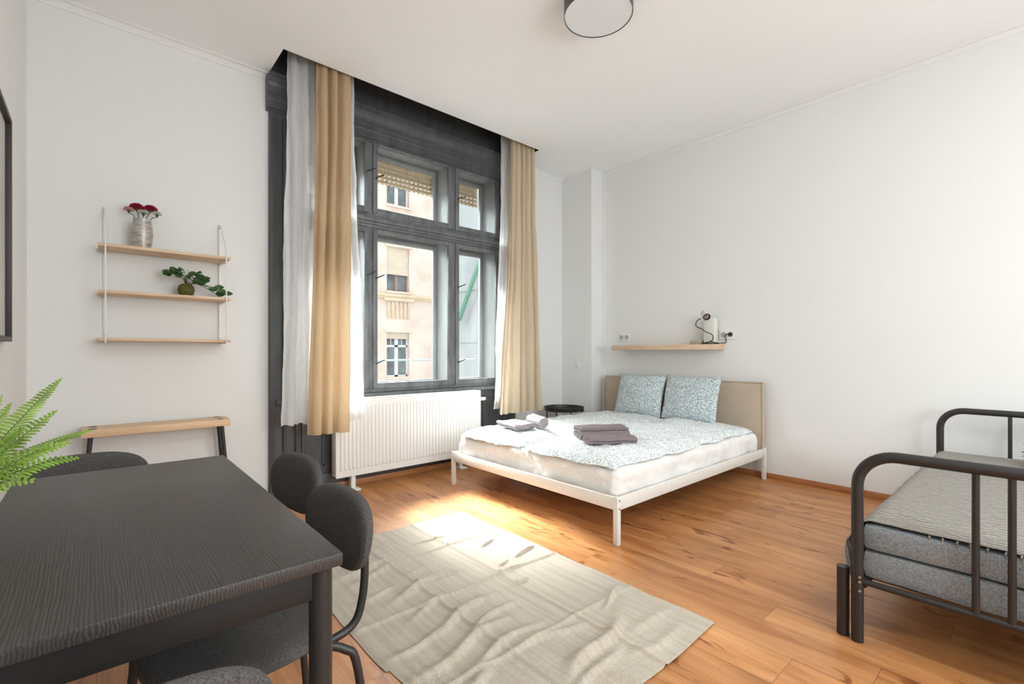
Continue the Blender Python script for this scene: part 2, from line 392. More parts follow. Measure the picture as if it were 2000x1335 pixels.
def smooth_path(pts, n=8):
    P = [Vector(p) for p in pts]; out = []
    for i in range(len(P)-1):
        p0 = P[max(i-1, 0)]; p1 = P[i]; p2 = P[i+1]; p3 = P[min(i+2, len(P)-1)]
        for k in range(n):
            t = k/n
            out.append(.5*((2*p1)+(-p0+p2)*t+(2*p0-5*p1+4*p2-p3)*t*t+(-p0+3*p1-3*p2+p3)*t**3))
    out.append(P[-1]); return out
def fbm(x, y, z=0, o=4): return noise.fractal(Vector((x, y, z)), 1.0, 2.0, o)

# ---------------------------------------------------------------- the room
XL, XR, YB, YF, ZC = -.31, 4.52, 3.95, -2.5, 3.25
ZT = 3.62
struct('floor', MB().box(XL-.2, YF-.2, -.1, XR+.2, YB+.02, 0), FLOOR)
struct('wall_left', MB().box(XL-.2, YF-.2, 0, XL, YB+.5, ZT+.1), WALL)
struct('wall_right', MB().box(XR, YF-.2, 0, XR+.2, YB+.5, ZT+.1), WALL)
struct('wall_rear', MB().box(XL, YF-.2, 0, XR, YF, ZT+.1), WALL)
WX0, WX1, WZ0, WZ1 = 1.2, 3.29, .77, 3.03
mb = MB()
mb.box(XL, YB, -.1, WX0, YB+.35, ZT+.1).box(WX1, YB, -.1, XR, YB+.35, ZT+.1)
mb.box(WX0, YB, -.1, WX1, YB+.35, WZ0).box(WX0, YB, WZ1, WX1, YB+.35, ZT+.1)
struct('wall_back', mb, WALL)
# chimney breast in the corner
struct('wall_corner', MB().box(4.284, 3.488, 0, XR, YB, ZC).box(4.49, 3.465, 0, XR, 3.49, ZC), WALL)
# ceiling with the slot cut over the window
SX0, SX1, SY0 = .98, 3.49, 3.54
mb = MB()
mb.box(XL, YF, ZC, XR, SY0, ZC+.06).box(XL, SY0, ZC, SX0, YB, ZC+.06).box(SX1, SY0, ZC, XR, YB, ZC+.06)
mb.box(XL, YF, ZT, XR, YB, ZT+.1)
struct('ceiling', mb, CEIL)
# dark linings of the slot
mb = MB()
mb.box(SX0-.03, SY0, ZC+.001, SX0, YB, ZT).box(SX1, SY0, ZC+.001, SX1+.03, YB, ZT)
mb.box(SX0, YB-.012, ZC-.03, SX1, YB-.001, ZT).box(SX0, SY0-.03, ZT-.02, SX1, YB, ZT-.001)
mb.box(SX0-.03, SY0-.02, ZC+.061, SX1+.03, SY0, ZT-.02)
struct('trim_1', mb, DARK)
# thin crown moulding where walls meet the ceiling
def crown(name, pts):
    mb = MB()
    for (a, b, ax, sgn, fixed) in pts:
        prof = [(fixed, ZC), (fixed, ZC-.045), (fixed+sgn*.006, ZC-.045), (fixed+sgn*.009, ZC-.032), (fixed+sgn*.022, ZC-.012), (fixed+sgn*.042, ZC-.007), (fixed+sgn*.045, ZC)]
        mb.prism(prof, ax, a, b)
    return struct(name, mb, WALL)
crown('trim_2', [(XL, SX0, 'x', -1, YB), (SX1, 4.284, 'x', -1, YB)])
crown('trim_3', [(YF, YB, 'y', 1, XL)])
crown('trim_4', [(YF, 3.465, 'y', -1, XR)])
# skirting boards
def skirt(name, boxes):
    mb = MB()
    for b in boxes: mb.box(*b, bev=.004)
    return struct(name, mb, SKIRT)
skirt('baseboard_right', [(XR-.016, YF, 0, XR, 3.465, .05)])
skirt('baseboard_left', [(XL, YF, 0, XL+.016, YB, .05)])
skirt('baseboard_back', [(XL+.016, YB-.016, 0, .97, YB, .05), (1.19, 3.895, 0, 3.30, 3.911, .05), (3.50, YB-.016, 0, 4.284, YB, .05)])
skirt('baseboard_corner', [(4.268, 3.472, 0, 4.284, YB-.016, .05), (4.284, 3.472, 0, 4.49, 3.488, .05)])

# dark panelled window surround
mb = MB()
for s, x0, x1 in ((1, .985, 1.2), (-1, 3.29, 3.485)):
    mb.box(x0, 3.925, 0, x1, YB, ZC-.02)                       # pilaster ground
    xo = x0 if s > 0 else x1
    mb.box(min(xo, xo+s*.035), 3.905, 0, max(xo, xo+s*.035), 3.926, 2.93, .004)
    xi = x1 if s > 0 else x0
    mb.box(min(xi, xi-s*.03), 3.905, .0, max(xi, xi-s*.03), 3.926, 2.97, .004)
    xm = (x0+x1)/2
    mb.box(xm-.012, 3.908, .12, xm+.012, 3.926, 2.93, .006)
    mb.box(x0+.045, 3.912, .72, x1-.04, 3.926, .76, .004)
mb.box(.985, 3.90, 0, 1.2, 3.926, .14, .004).box(3.29, 3.90, 0, 3.485, 3.926, .14, .004)
# dado below the sill with raised panels
mb.box(1.2, 3.93, 0, 3.29, YB, .735)
mb.box(1.2, 3.912, 0, 3.29, 3.931, .13, .004)
for a, b in ((1.22, 1.40), (1.46, 2.2), (2.26, 2.98), (3.04, 3.27)):
    mb.box(a, 3.916, .20, b, 3.931, .22, .004).box(a, 3.916, .66, b, 3.931, .68, .004)
    mb.box(a, 3.916, .20, a+.02, 3.931, .68, .004).box(b-.02, 3.916, .20, b, 3.931, .68, .004)
struct('trim_5', mb, DARK)
# cornice over the window
prof = [(3.949, 2.97), (3.92, 2.97), (3.92, 2.985), (3.905, 2.99), (3.905, 3.05), (3.90, 3.06), (3.90, 3.09), (3.885, 3.10), (3.885, 3.125), (3.87, 3.14), (3.86, 3.165), (3.84, 3.18), (3.84, 3.20), (3.825, 3.205), (3.825, 3.225), (3.949, 3.235)]
mb = MB().prism(prof, 'x', .965, 3.505)
struct('trim_6', mb, DARK)

# ---------------------------------------------------------------- the window
win = bpy.data.objects.new('window_1', None); C.objects.link(win); win['kind'] = 'structure'; win['_o'] = [2.245, 3.95, .77]; win.location = (2.245, 3.95, .77)
cols = [(1.22, 1.79), (1.82, 2.66), (2.695, 3.27)]
rows = [(.80, 2.225), (2.345, 3.0)]
# reveal lining between the two layers of sashes
mb = MB()
mb.box(WX0, 3.97, WZ0, WX0+.025, 4.295, WZ1).box(WX1-.025, 3.97, WZ0, WX1, 4.295, WZ1)
mb.box(WX0+.025, 3.97, WZ1-.02, WX1-.025, 4.27, WZ1)
mb.box(1.79, 3.985, WZ0, 1.82, 4.22, WZ1-.02).box(2.66, 3.985, WZ0, 2.695, 4.22, WZ1-.02)
mb.box(WX0+.025, 3.985, 2.255, WX1-.025, 4.22, 2.315)
mb.box(WX0+.025, 3.97, WZ0-.01, WX1-.025, 4.295, WZ0+.012)
mb.build('reveal_lining', REVEAL, win)
def fixed_frame(y0, y1, m, name):
    mb = MB()
    mb.box(WX0, y0, WZ0, 1.225, y1, WZ1, .004).box(3.265, y0, WZ0, WX1, y1, WZ1, .004)
    mb.box(1.225, y0, WZ0, 3.265, y1, .805, .004).box(1.225, y0, 2.995, 3.265, y1, WZ1, .004)
    mb.box(1.225, y0, 2.225, 3.265, y1, 2.345, .005)
    for a, b in ((1.785, 1.825), (2.655, 2.70)):
        mb.box(a, y0+.002, .805, b, y1-.002, 2.225, .004).box(a, y0+.002, 2.345, b, y1-.002, 2.995, .004)
    return mb.build(name, m, win)
fixed_frame(3.935, 3.985, GREYW, 'window_frame')
fixed_frame(4.22, 4.265, REVEAL, 'outer_frame')
tr = MB().box(1.2, 3.915, 2.25, 3.29, 3.936, 2.275, .004).box(1.2, 3.905, 2.275, 3.29, 3.936, 2.315, .006)
tr.build('transom_moulding', GREYW, win)
def sash(x0, x1, z0, z1, y, m, st=.042, name='sash', hook=None):
    mb = MB(); t = .032
    mb.box(x0, y, z0, x0+st, y+t, z1, .004).box(x1-st, y, z0, x1, y+t, z1, .004)
    mb.box(x0+st, y, z0, x1-st, y+t, z0+st+.01, .004).box(x0+st, y, z1-st, x1-st, y+t, z1, .004)
    o = mb.build(name, m, win)
    MB().box(x0+st-.004, y+.014, z0+st, x1-st+.004, y+.018, z1-st+.004).build('pane', GLASS, o)
    for hx, hz in hook or []:
        MB().tube(smooth_path([(hx, y+.002, hz), (hx, y-.03, hz+.002), (hx+.03, y-.05, hz+.018), (hx+.055, y-.052, hz+.03)], 4), [.005]*12+[.0045], 8).build('catch', STEEL, o)
    return o
for i, (a, b) in enumerate(cols):
    for j, (c, d) in enumerate(rows):
        hk = None
        if i > 0: hk = [(a+.03, 1.03), (a+.03, 1.78)] if j == 0 else [(a+.03, 2.66)]
        else: hk = [(b-.02, 1.80)] if j == 0 else [(b-.02, 2.70)]
        sash(a+.004, b-.004, c+.004, d-.004, 3.925, GREYW, hook=hk)
        sash(a+.01, b-.01, c+.006, d-.006, 4.205, REVEAL, .038, 'outer_sash')
# sill board inside
MB().box(1.19, 3.885, .735, 3.30, 3.936, .772, .008).build('window_sill', GREYW, win)

# ---------------------------------------------------------------- outside
sh = MB().grid(lambda u, v: (1.23+u*2.03, 4.312-.006*abs(math.sin(v*PI*6)), 2.765+v*.27), 2, 48)
solo('roller_shutter', sh, SHUT, 'beige slatted roller shutter drawn a little way down outside the window', 'shutter', normals=False)
b = MB().tube([(1.26, 4.46, 1.045), (3.23, 4.46, 1.045)], .011, 10)
for x in (1.26, 3.23): b.tube([(x, 4.30, 1.045), (x, 4.46, 1.045)], .009, 8)
solo('safety_rail', b, ZINC, 'thin grey metal rail across the outside of the window', 'railing')

bl = thing('apartment_building', 'peach stucco apartment building with cornices and windows across the street', 'building', (7, 16, -8), world=True)
mb = MB()
rowsw = [(-2.9, -.95), (.21, 1.84), (3.37, 5.0), (6.55, 8.2)]
colw = [3.3, 5.8, 8.42, 11.0, 13.6]
# wall pieces with real openings
hw = .46
xs = [-3.0]+[v for c in colw for v in (c-hw, c+hw)]+[19]
for i in range(0, len(xs), 2): mb.box(xs[i], 16, -8, xs[i+1], 16.5, 9.4)
for c in colw:
    zz = [-8]+[v for r in rowsw for v in r]+[9.4]
    for i in range(0, len(zz), 2): mb.box(c-hw, 16, zz[i], c+hw, 16.5, zz[i+1])
mb.build('wall', FACADE, bl)
mb = MB()
mb.box(-3, 15.86, 3.16, 19, 16, 3.27, .02).box(-3, 15.92, 3.10, 19, 16, 3.16)
mb.box(-3, 15.9, .0-.1, 19, 16, .04)
mb.box(-3, 15.7, 9.1, 19, 16, 9.4)
mb.build('string_course', FTRIM, bl)
for c in colw:
    mb = MB()
    mb.box(c-.62, 15.88, 3.0, c+.62, 16, 3.12, .02)
    for k in range(6):
        x = c-.42+k*.168
        mb.lathe([(.03, 2.35), (.055, 2.42), (.03, 2.5), (.06, 2.62), (.035, 2.74), (.055, 2.86), (.03, 2.98)], (x, 15.96, 0), 8)
    mb.build('balustrade_ornament', FTRIM, bl)
for r, (z0, z1) in enumerate(rowsw):
    for ci, c in enumerate(colw):
        f = MB(); y = 16.16; m = FWOOD if r != 2 else FBROWN
        f.box(c-hw, y, z0, c-hw+.05, y+.06, z1).box(c+hw-.05, y, z0, c+hw, y+.06, z1).box(c-hw, y, z0, c+hw, y+.06, z0+.06).box(c-hw, y, z1-.05, c+hw, y+.06, z1)
        f.box(c-.07, y, z0, c+.07, y+.05, z1).box(c-hw, y, z0+1.1, c+hw, y+.06, z0+1.18)
        for q in (-.22, .22): f.box(c+q-.012, y, z0+1.18, c+q+.012, y+.05, z1)
        o = f.build('window', m, bl)
        MB().box(c-hw, y+.03, z0, c+hw, y+.04, z1).build('pane', FGLASS, o)
        drop = [.15, .22, 1.0, .9][r]
        MB().grid(lambda u, v: (c-hw+.01+u*2*(hw-.01), 16.08-.012*abs(math.sin(v*PI*drop/.06)), z1-drop*v), 1, int(drop/.02)).build('blind', FBLIND, o, normals=False)
        MB().box(c-hw-.08, 15.93, z1+.02, c+hw+.08, 16, z1+.10).build('lintel', FACADE, o)
        MB().box(c-hw-.06, 15.9, z0-.08, c+hw+.06, 16, z0).build('sill', FACADE, o)

wing = thing('building_wing', 'weathered grey side wall jutting out beside the window', 'building', (4.6, 5.3, -8), world=True)
MB().box(4.2, 4.32, -8, 5.6, 6.35, 7.5).build('wall', WINGM, wing)
mb = MB()
for z in (-.6, 1.27, 2.05, 3.6): MB().box(4.193, 4.46, z, 4.2, 6.36, z+.012).build('seam', WINGM, wing)
mb.box(4.12, 4.46, .42, 4.2, 6.4, .5)
mb.build('ledge', WINGM, wing)
mb = MB().tube([(4.13, 5.39, 2.45), (4.13, 5.91, 1.61)], .022, 8).tube([(4.13, 5.43, 2.45), (4.13, 5.96, 1.61)], .014, 8).tube([(4.2, 5.39, 2.45), (4.13, 5.39, 2.45)], .015, 8)
solo('awning_arm', mb, GREENM, 'green slanting metal arm fixed to the grey side wall outdoors', 'metal arm')
struct('street', MB().box(-20, 4.32, -8.2, 30, 16, -8), STREET)

# ---------------------------------------------------------------- radiator
rx0, rx1, ry, rz0, rz1 = 1.436, 2.885, 3.76, .115, .742
rad = thing('radiator', 'white ribbed panel radiator under the window', 'radiator', (2.16, 3.83, 0), world=True)
nr = 42
def rad_prof(x):
    t = (x-rx0-.03)/(rx1-rx0-.06)
    if t <= 0 or t >= 1: return 0
    f = (t*nr) % 1
    return .010 if .2 < f < .62 else (.010*f/.2 if f <= .2 else (.010*(1-(f-.62)/.2) if f < .82 else 0))
xsr = [rx0]+[rx0+.03+(rx1-rx0-.06)*(i+q)/nr for i in range(nr) for q in (0, .2, .62, .82)]+[rx1-.03, rx1]
zsr = [rz0, rz0+.05, rz0+.065, rz1-.065, rz1-.05, rz1]
amp = [0, 0, 1, 1, 0, 0]
mb = MB(); vs = []
for z, a in zip(zsr, amp):
    for x in xsr: vs.append((x, ry-.0-a*rad_prof(x)*0.95+.008, z))
nx = len(xsr); fs = [[j*nx+i, j*nx+i+1, (j+1)*nx+i+1, (j+1)*nx+i] for j in range(5) for i in range(nx-1)]
mb._add(vs, fs)
mb.box(rx0, ry+.006, rz0, rx1, ry+.016, rz1)
mb.build('front_panel', RADW, rad, normals=False)
MB().box(rx0+.01, ry+.075, rz0, rx1-.01, ry+.085, rz1-.01).build('rear_panel', RADW, rad)
MB().box(rx0-.004, ry+.002, rz0+.01, rx0+.002, ry+.09, rz1+.002, .003).build('side_cover', RADW, rad)
MB().box(rx1-.002, ry+.002, rz0+.01, rx1+.004, ry+.09, rz1+.002, .003).build('side_cover', RADW, rad)
mb = MB().box(rx0, ry+.004, rz1-.002, rx1, ry+.014, rz1+.006, .002).box(rx0, ry+.08, rz1-.002, rx1, ry+.09, rz1+.006, .002)
for k in range(34):
    x = rx0+.03+k*(rx1-rx0-.06)/33; mb.box(x-.012, ry+.012, rz1-.002, x+.004, ry+.082, rz1+.003)
mb.build('top_grille', RADW, rad)
MB().lathe([(.010, -.006), (.010, 0), (.0, 0)], (rx0-.004, ry+.045, rz0+.045), 14, 'x').build('end_plug', CHROME, rad)
for x in (1.585, 2.665):
    g = MB().box(x-.018, ry+.02, .012, x+.018, ry+.07, rz0+.02, .004)
    for z in (.04, .06, .08): g.box(x-.020, ry+.018, z, x+.020, ry+.022, z+.008)
    g.box(x-.04, ry-.04, 0, x+.04, ry+.09, .014, .003)
    g.build('leg', RADW, rad)
vl = MB().lathe([(.008, 0), (.008, .03), (.017, .032), (.019, .05), (.017, .085), (.010, .09), (0, .09)], (rx1+.004, ry+.045, .655), 16, 'x').build('valve', PLASTW, rad)
MB().tube([(rx1+.02, ry+.045, .655), (rx1+.02, ry+.1, .655), (rx1+.02, 3.905, .655)], .007, 8).build('pipe', RADW, vl)

# ---------------------------------------------------------------- curtains
def curtain(name, m, label, y, tx, bx, zt, zb, folds, amp, seed, group, wave=0.0, hem=.0, cat='curtain'):
    rnd = random.Random(seed); ph = [rnd.uniform(-.35, .35) for _ in range(folds+3)]; am = [rnd.uniform(.55, 1.2) for _ in range(folds+3)]
    def fn(u, v):
        z = zt+(zb-zt)*v
        uu = u+.02*math.sin(v*3+seed)+.012*math.sin(v*9+u*5)
        k = uu*folds; i = int(max(0, min(folds, math.floor(k)))); f = k-i
        a = am[i]*(1-f)+am[i+1]*f; p = ph[i]*(1-f)+ph[i+1]*f
        e = v**1.6
        x = (tx[0]+(tx[1]-tx[0])*u)*(1-e)+(bx[0]+(bx[1]-bx[0])*u)*e
        s = math.sin(2*PI*(k+p)); s = math.copysign(abs(s)**.7, s)
        A = amp*a*(.55+.45*v)
        yy = y+A*s+.012*fbm(u*6, v*5, seed)*(1+wave*6)
        x += .35*A*math.cos(2*PI*(k+p))*.8+wave*.02*fbm(u*9, v*12, seed+5)
        if v > .995: z += hem*fbm(u*14, 0, seed)
        return (x, yy, z)
    mb = MB().grid(fn, folds*18, 90)
    return solo(name, mb, m, label, cat, group, normals=False)
curtain('sheer_curtain', SHEER, 'white sheer curtain panel hanging at the left side of the window, hem uneven', 3.712, (1.05, 1.56), (1.00, 1.65), 3.50, .59, 7, .028, 3, 'white sheer curtains', .35, .02)
curtain('curtain', BEIGE, 'camel curtain drawn together left of the window, between sheer folds', 3.60, (1.22, 1.475), (1.155, 1.47), 3.50, .515, 3, .046, 11, 'camel window curtains')
curtain('sheer_curtain', SHEER, 'narrow white sheer curtain behind the right camel curtain', 3.735, (3.13, 3.40), (3.02, 3.45), 3.50, .55, 6, .025, 21, 'white sheer curtains', .2)
curtain('curtain', BEIGE2, 'camel curtain with deep pleats hanging right of the window beside the corner', 3.61, (3.16, 3.47), (2.99, 3.56), 3.50, .51, 5, .042, 8, 'camel window curtains')
mb = MB()
for y in (3.60, 3.72): mb.box(1.0, y-.012, 3.50, 3.47, y+.012, 3.522)
solo('curtain_track', mb, PLASTW, 'curtain track hidden up in the dark ceiling slot', 'curtain track')

# ---------------------------------------------------------------- bed
def soft_box(x0, x1, y0, y1, z0, z1, r, amp, fr, seed, n=(46, 40, 8), side=1.0):
    b = bmesh.new(); bmesh.ops.create_cube(b, size=1)
    bmesh.ops.scale(b, vec=(x1-x0, y1-y0, z1-z0), verts=b.verts[:])
    # cut into a grid
    for ax, cnt, L in ((0, n[0], x1-x0), (1, n[1], y1-y0), (2, n[2], z1-z0)):
        for i in range(1, cnt):
            co = [0, 0, 0]; no = [0, 0, 0]; co[ax] = -L/2+L*i/cnt; no[ax] = 1
            bmesh.ops.bisect_plane(b, geom=b.verts[:]+b.edges[:]+b.faces[:], plane_co=co, plane_no=no)
    hx, hy, hz = (x1-x0)/2, (y1-y0)/2, (z1-z0)/2
    for v in b.verts:
        p = v.co.copy()
        q = Vector((max(-hx+r, min(hx-r, p.x)), max(-hy+r, min(hy-r, p.y)), max(-hz+r, min(hz-r, p.z))))
        d = p-q
        if d.length > 1e-6: p = q+d.normalized()*r
        nrm = d.normalized() if d.length > 1e-6 else Vector((0, 0, 1))
        k = fbm(p.x*fr+seed, p.y*fr, p.z*fr*side)
        v.co = p+nrm*k*amp+Vector(((x0+x1)/2, (y0+y1)/2, (z0+z1)/2))
    m = MB(); b.verts.index_update(); m._add([v.co.copy() for v in b.verts], [[v.index for v in f.verts] for f in b.faces], True); b.free()
    return m
bed = thing('double_bed', 'white metal double bed with beige padded headboard and white sheet against the right wall', 'bed', (3.37, 2.51, 0), world=True)
bx0, bx1, by0, by1 = 2.27, 4.46, 1.655, 3.375
zr0, zr1 = .205, .28
for nm, bb in (('foot_rail', (bx0, by0+.03, zr0, bx0+.022, by1-.03, zr1)), ('side_rail', (bx0+.03, by0, zr0, bx1-.03, by0+.022, zr1)),
               ('side_rail', (bx0+.03, by1-.022, zr0, bx1-.03, by1, zr1)), ('head_rail', (bx1-.022, by0+.03, zr0, bx1, by1-.03, zr1))):
    MB().box(*bb, bev=.004).build(nm, BEDW, bed)
for x in (bx0, bx1-.034):
    for y in (by0, by1-.034):
        l = MB().box(x, y, 0, x+.034, y+.034, zr1+.002, .005).build('leg', BEDW, bed)
        if x == bx0 and y == by0:
            mb = MB()
            for z in (.215, .262): mb.lathe([(0, -.003), (.006, -.003), (.006, 0), (0, 0)], (x+.017, y, z), 10, 'y')
            for z in (.225, .25): mb.lathe([(0, -.003), (.006, -.003), (.006, 0), (0, 0)], (x, y+.017, z), 10, 'x')
            mb.build('bolt', CHROME, l)
mb = MB()
for k in range(14):
    x = bx0+.12+k*.145; mb.box(x, by0+.022, zr0+.005, x+.06, by1-.022, zr0+.018)
mb.build('slats', BEDW, bed)
def sheet_wrinkle(p):
    x, y, z = p; out = Vector((0, 0, 0)); d = .425-z
    if d > .004:                       # fine pulls running down the sides
        k = .010*fbm(x*3+y*3, z*5, 3)+.006*abs(fbm((x-y)*13, z*9+x*4, 8))+.005*abs(fbm((x+y)*24+z*30, z*12, 5))
        if x < bx0+.10: out.x -= k*1.3
        if y < by0+.10: out.y -= k*1.1
        if y > by1-.10: out.y += k
    return out
m_ = soft_box(bx0+.045, 4.375, by0+.042, by1-.042, zr0+.02, .425, .055, .014, 5.0, 2.3, (110, 90, 14), .6)
for v in m_.bm.verts: v.co += sheet_wrinkle(v.co)
m_.build('mattress', SHEET, bed, sharp=80)
hb = soft_box(4.40, 4.475, by0+.01, by1+.005, .19, .862, .012, .006, 3.5, 7.7, (4, 40, 26))
hbo = hb.build('headboard', LINEN, bed)
mb = MB()
for y in (by0+.012, by1+.003): mb.tube([(4.398, y, .2), (4.397, y, .5), (4.398, y, .858)], .0035, 6)
mb.tube([(4.398, by0+.012, .858), (4.396, 2.5, .857), (4.398, by1, .858)], .0035, 6)
mb.build('piping', LINEN, hbo)

def pad(x0, x1, y0, y1, z0, th, seed, nu=110, nv=50, droop=None):
    def fn(u, v, top):
        wx = .03*fbm(v*4, seed, 1); wy = .03*fbm(u*6, seed, 4)
        su, sv = 2*u-1, 2*v-1
        x = x0+(x1-x0)*u+wx*su*2; y = y0+(y1-y0)*v+wy*sv*2
        e = max(0, (1-abs(su)**14))*max(0, 1-abs(sv)**7)
        puff = th*(e**.5)
        z = z0+.002
        if top:
            z += puff*(.70+.30*math.cos(su*1.2)*math.cos(sv*1.2))+e*(.016*fbm(x*5, y*5, seed)+.009*fbm(x*14, y*9, seed+3)+.012*abs(fbm(x*4+y*3, y*11, seed+9)))
        if droop: z += droop(x, y)
        return (x, y, z)
    mb = MB()
    top = [[fn(i/nu, j/nv, True) for i in range(nu+1)] for j in range(nv+1)]
    vs = [p for r in top for p in r]; n1 = len(vs)
    vs += [fn(i/nu, j/nv, False) for j in range(nv+1) for i in range(nu+1)]
    f = lambda j, i, o=0: o+j*(nu+1)+i
    fs = [[f(j, i), f(j, i+1), f(j+1, i+1), f(j+1, i)] for j in range(nv) for i in range(nu)]
    fs += [[f(j, i, n1), f(j+1, i, n1), f(j+1, i+1, n1), f(j, i+1, n1)] for j in range(nv) for i in range(nu)]
    for i in range(nu): fs += [[f(0, i), f(0, i, n1), f(0, i+1, n1), f(0, i+1)], [f(nv, i), f(nv, i+1), f(nv, i+1, n1), f(nv, i, n1)]]
    for j in range(nv): fs += [[f(j, 0), f(j+1, 0), f(j+1, 0, n1), f(j, 0, n1)], [f(j, nu), f(j, nu, n1), f(j+1, nu, n1), f(j+1, nu)]]
    return mb._add(vs, fs, True)
solo('duvet', pad(2.31, 4.33, 2.555, 3.30, .429, .070, 1.7), DUVET, 'leaf-speckled duvet on the window side of the bed, under the rolled towel', 'duvet', 'speckled duvets')
solo('duvet', pad(2.30, 4.34, 1.715, 2.52, .429, .070, 6.1), DUVET, 'leaf-speckled duvet on the near side of the bed, under the mauve towels', 'duvet', 'speckled duvets')

def pillow(w_, h_, t_, seed):
    n = 26
    def fn(u, v, s):
        a, b = 2*u-1, 2*v-1
        pin = 1-.07*(abs(a)**2)*(1-abs(b)**2)*0-.0
        x = a*w_/2*(1-.05*(1-b*b)*abs(a)**3*-1*0)*(1-.045*math.cos(b*PI/2)*abs(a)**4)
        z = b*h_/2*(1-.05*math.cos(a*PI/2)*abs(b)**4)
        k = ((1-a*a)*(1-b*b)); k = max(k, 0)**.42
        y = s*(t_/2*k+.006*k*fbm(a*2.5, b*2.5, seed+s)*2)
        return (x, y, z)
    mb = MB().grid(lambda u, v: fn(u, v, 1), n, n).grid(lambda u, v: fn(1-u, v, -1), n, n)
    return mb
for (cy, seed, lab) in ((2.825, 1, 'leaf-speckled pillow leaning on the headboard on the window side'), (2.265, 5, 'leaf-speckled pillow leaning on the headboard nearer the daybed')):
    mb = pillow(.555, .44, .15, seed)
    mb.xf(Matrix.Translation((4.255, cy, .690)) @ Matrix.Rotation(R(17), 4, 'Y') @ Matrix.Rotation(R(90), 4, 'Z'))
    solo('pillow', mb, PILLOWM, lab, 'pillow', 'speckled pillows', weld=True)

# towels
def rolled(r, L, turns=3.2):
    pts = []; n = 90; th = r/turns*.80
    outl = []
    for i in range(n+1):
        a = i/n*turns*2*PI; rr = .004+(r-.004)*i/n; outl.append((rr*math.cos(a), rr*math.sin(a)))
    inner = [(x*max(0, (math.hypot(x, y)-th))/max(math.hypot(x, y), 1e-5), y*max(0, (math.hypot(x, y)-th))/max(math.hypot(x, y), 1e-5)) for x, y in outl]
    mb = MB(); vs = []; segs = 6
    for k in range(segs+1):
        yk = -L/2+L*k/segs
        vs += [(x, yk, z) for x, z in outl]+[(x, yk, z) for x, z in inner]
    m = 2*(n+1); fs = []
    for k in range(segs):
        for i in range(n):
            fs.append([k*m+i, k*m+i+1, (k+1)*m+i+1, (k+1)*m+i])
            fs.append([k*m+n+1+i, (k+1)*m+n+1+i, (k+1)*m+n+2+i, k*m+n+2+i])
    for k in (0, segs):
        for i in range(n): fs.append([k*m+i, k*m+i+1, k*m+n+2+i, k*m+n+1+i])
    fs += [[k*m+n, (k+1)*m+n, (k+1)*m+2*n+1, k*m+2*n+1] for k in range(segs)]
    mb._add(vs, fs, True)
    return mb
def folded(w_, d_, layers=3, th=.014, seed=0):
    # serpentine cross-section: cloth folded back and forth, rounded at each fold
    path = []; h = th
    for l in range(layers):
        x0, x1 = (-w_/2, w_/2) if l % 2 == 0 else (w_/2, -w_/2)
        z = h/2+l*(h+.001)
        for k in range(9): path.append((x0+(x1-x0)*k/8, z+.003*math.sin(k*.9+seed+l)*(l > 0)))
        if l < layers-1:
            s = 1 if x1 > 0 else -1
            for a in (-45, 0, 45): path.append((x1+s*h*.6*math.cos(R(a)), z+(h+.001)/2+(h+.001)/2*math.sin(R(a))))
    up, dn = [], []
    for i, p in enumerate(path):
        a, b = path[max(0, i-1)], path[min(len(path)-1, i+1)]
        tx, tz = b[0]-a[0], b[1]-a[1]; L = math.hypot(tx, tz); nx_, nz = -tz/L, tx/L
        up.append((p[0]+nx_*h*.46, p[1]+nz*h*.46)); dn.append((p[0]-nx_*h*.46, p[1]-nz*h*.46))
    loop = up+dn[::-1]; n = len(loop); mb = MB(); segs = 8; vs = []
    for k in range(segs+1):
        y = -d_/2+d_*k/segs; e = .9 if k in (0, segs) else 1
        vs += [(x*(1+.02*math.sin(k+seed)), y, z*(.97 if k in (0, segs) else 1)+.002*math.sin(k*1.3+x*20)) for x, z in loop]
    fs = [[k*n+i, k*n+(i+1) % n, (k+1)*n+(i+1) % n, (k+1)*n+i] for k in range(segs) for i in range(n)]
    m = len(up)
    for k in (0, segs):
        for i in range(m-1): fs.append([k*n+i, k*n+i+1, k*n+n-2-i, k*n+n-1-i])
    return mb._add(vs, fs, True)
def put(mb, loc, rz, name, m, label, cat, group, tilt=0):
    mb.xf(Matrix.Translation(loc) @ Matrix.Rotation(rz, 4, 'Z') @ Matrix.Rotation(tilt, 4, 'X')); return solo(name, mb, m, label, cat, group, normals=True)
TG = 'towels laid out on the bed'
put(rolled(.050, .27), (2.77, 2.84, .553), R(-20), 'towel', TOWELL, 'light grey rolled towel with its spiral end showing', 'towel', TG)
put(folded(.17, .30, 3, .014), (2.63, 2.95, .503), R(-10), 'towel', TOWELL, 'light grey flat folded towel beside the rolled towel', 'towel', TG)
put(folded(.17, .36, 4, .020, 2), (2.80, 2.19, .503), R(58), 'towel', TOWEL, 'thick mauve-grey folded towel behind the flat one', 'towel', TG)
put(folded(.15, .34, 3, .014, 4), (2.69, 2.03, .503), R(56), 'towel', TOWEL, 'thin mauve-grey towel folded flat at the near side of the bed', 'towel', TG)

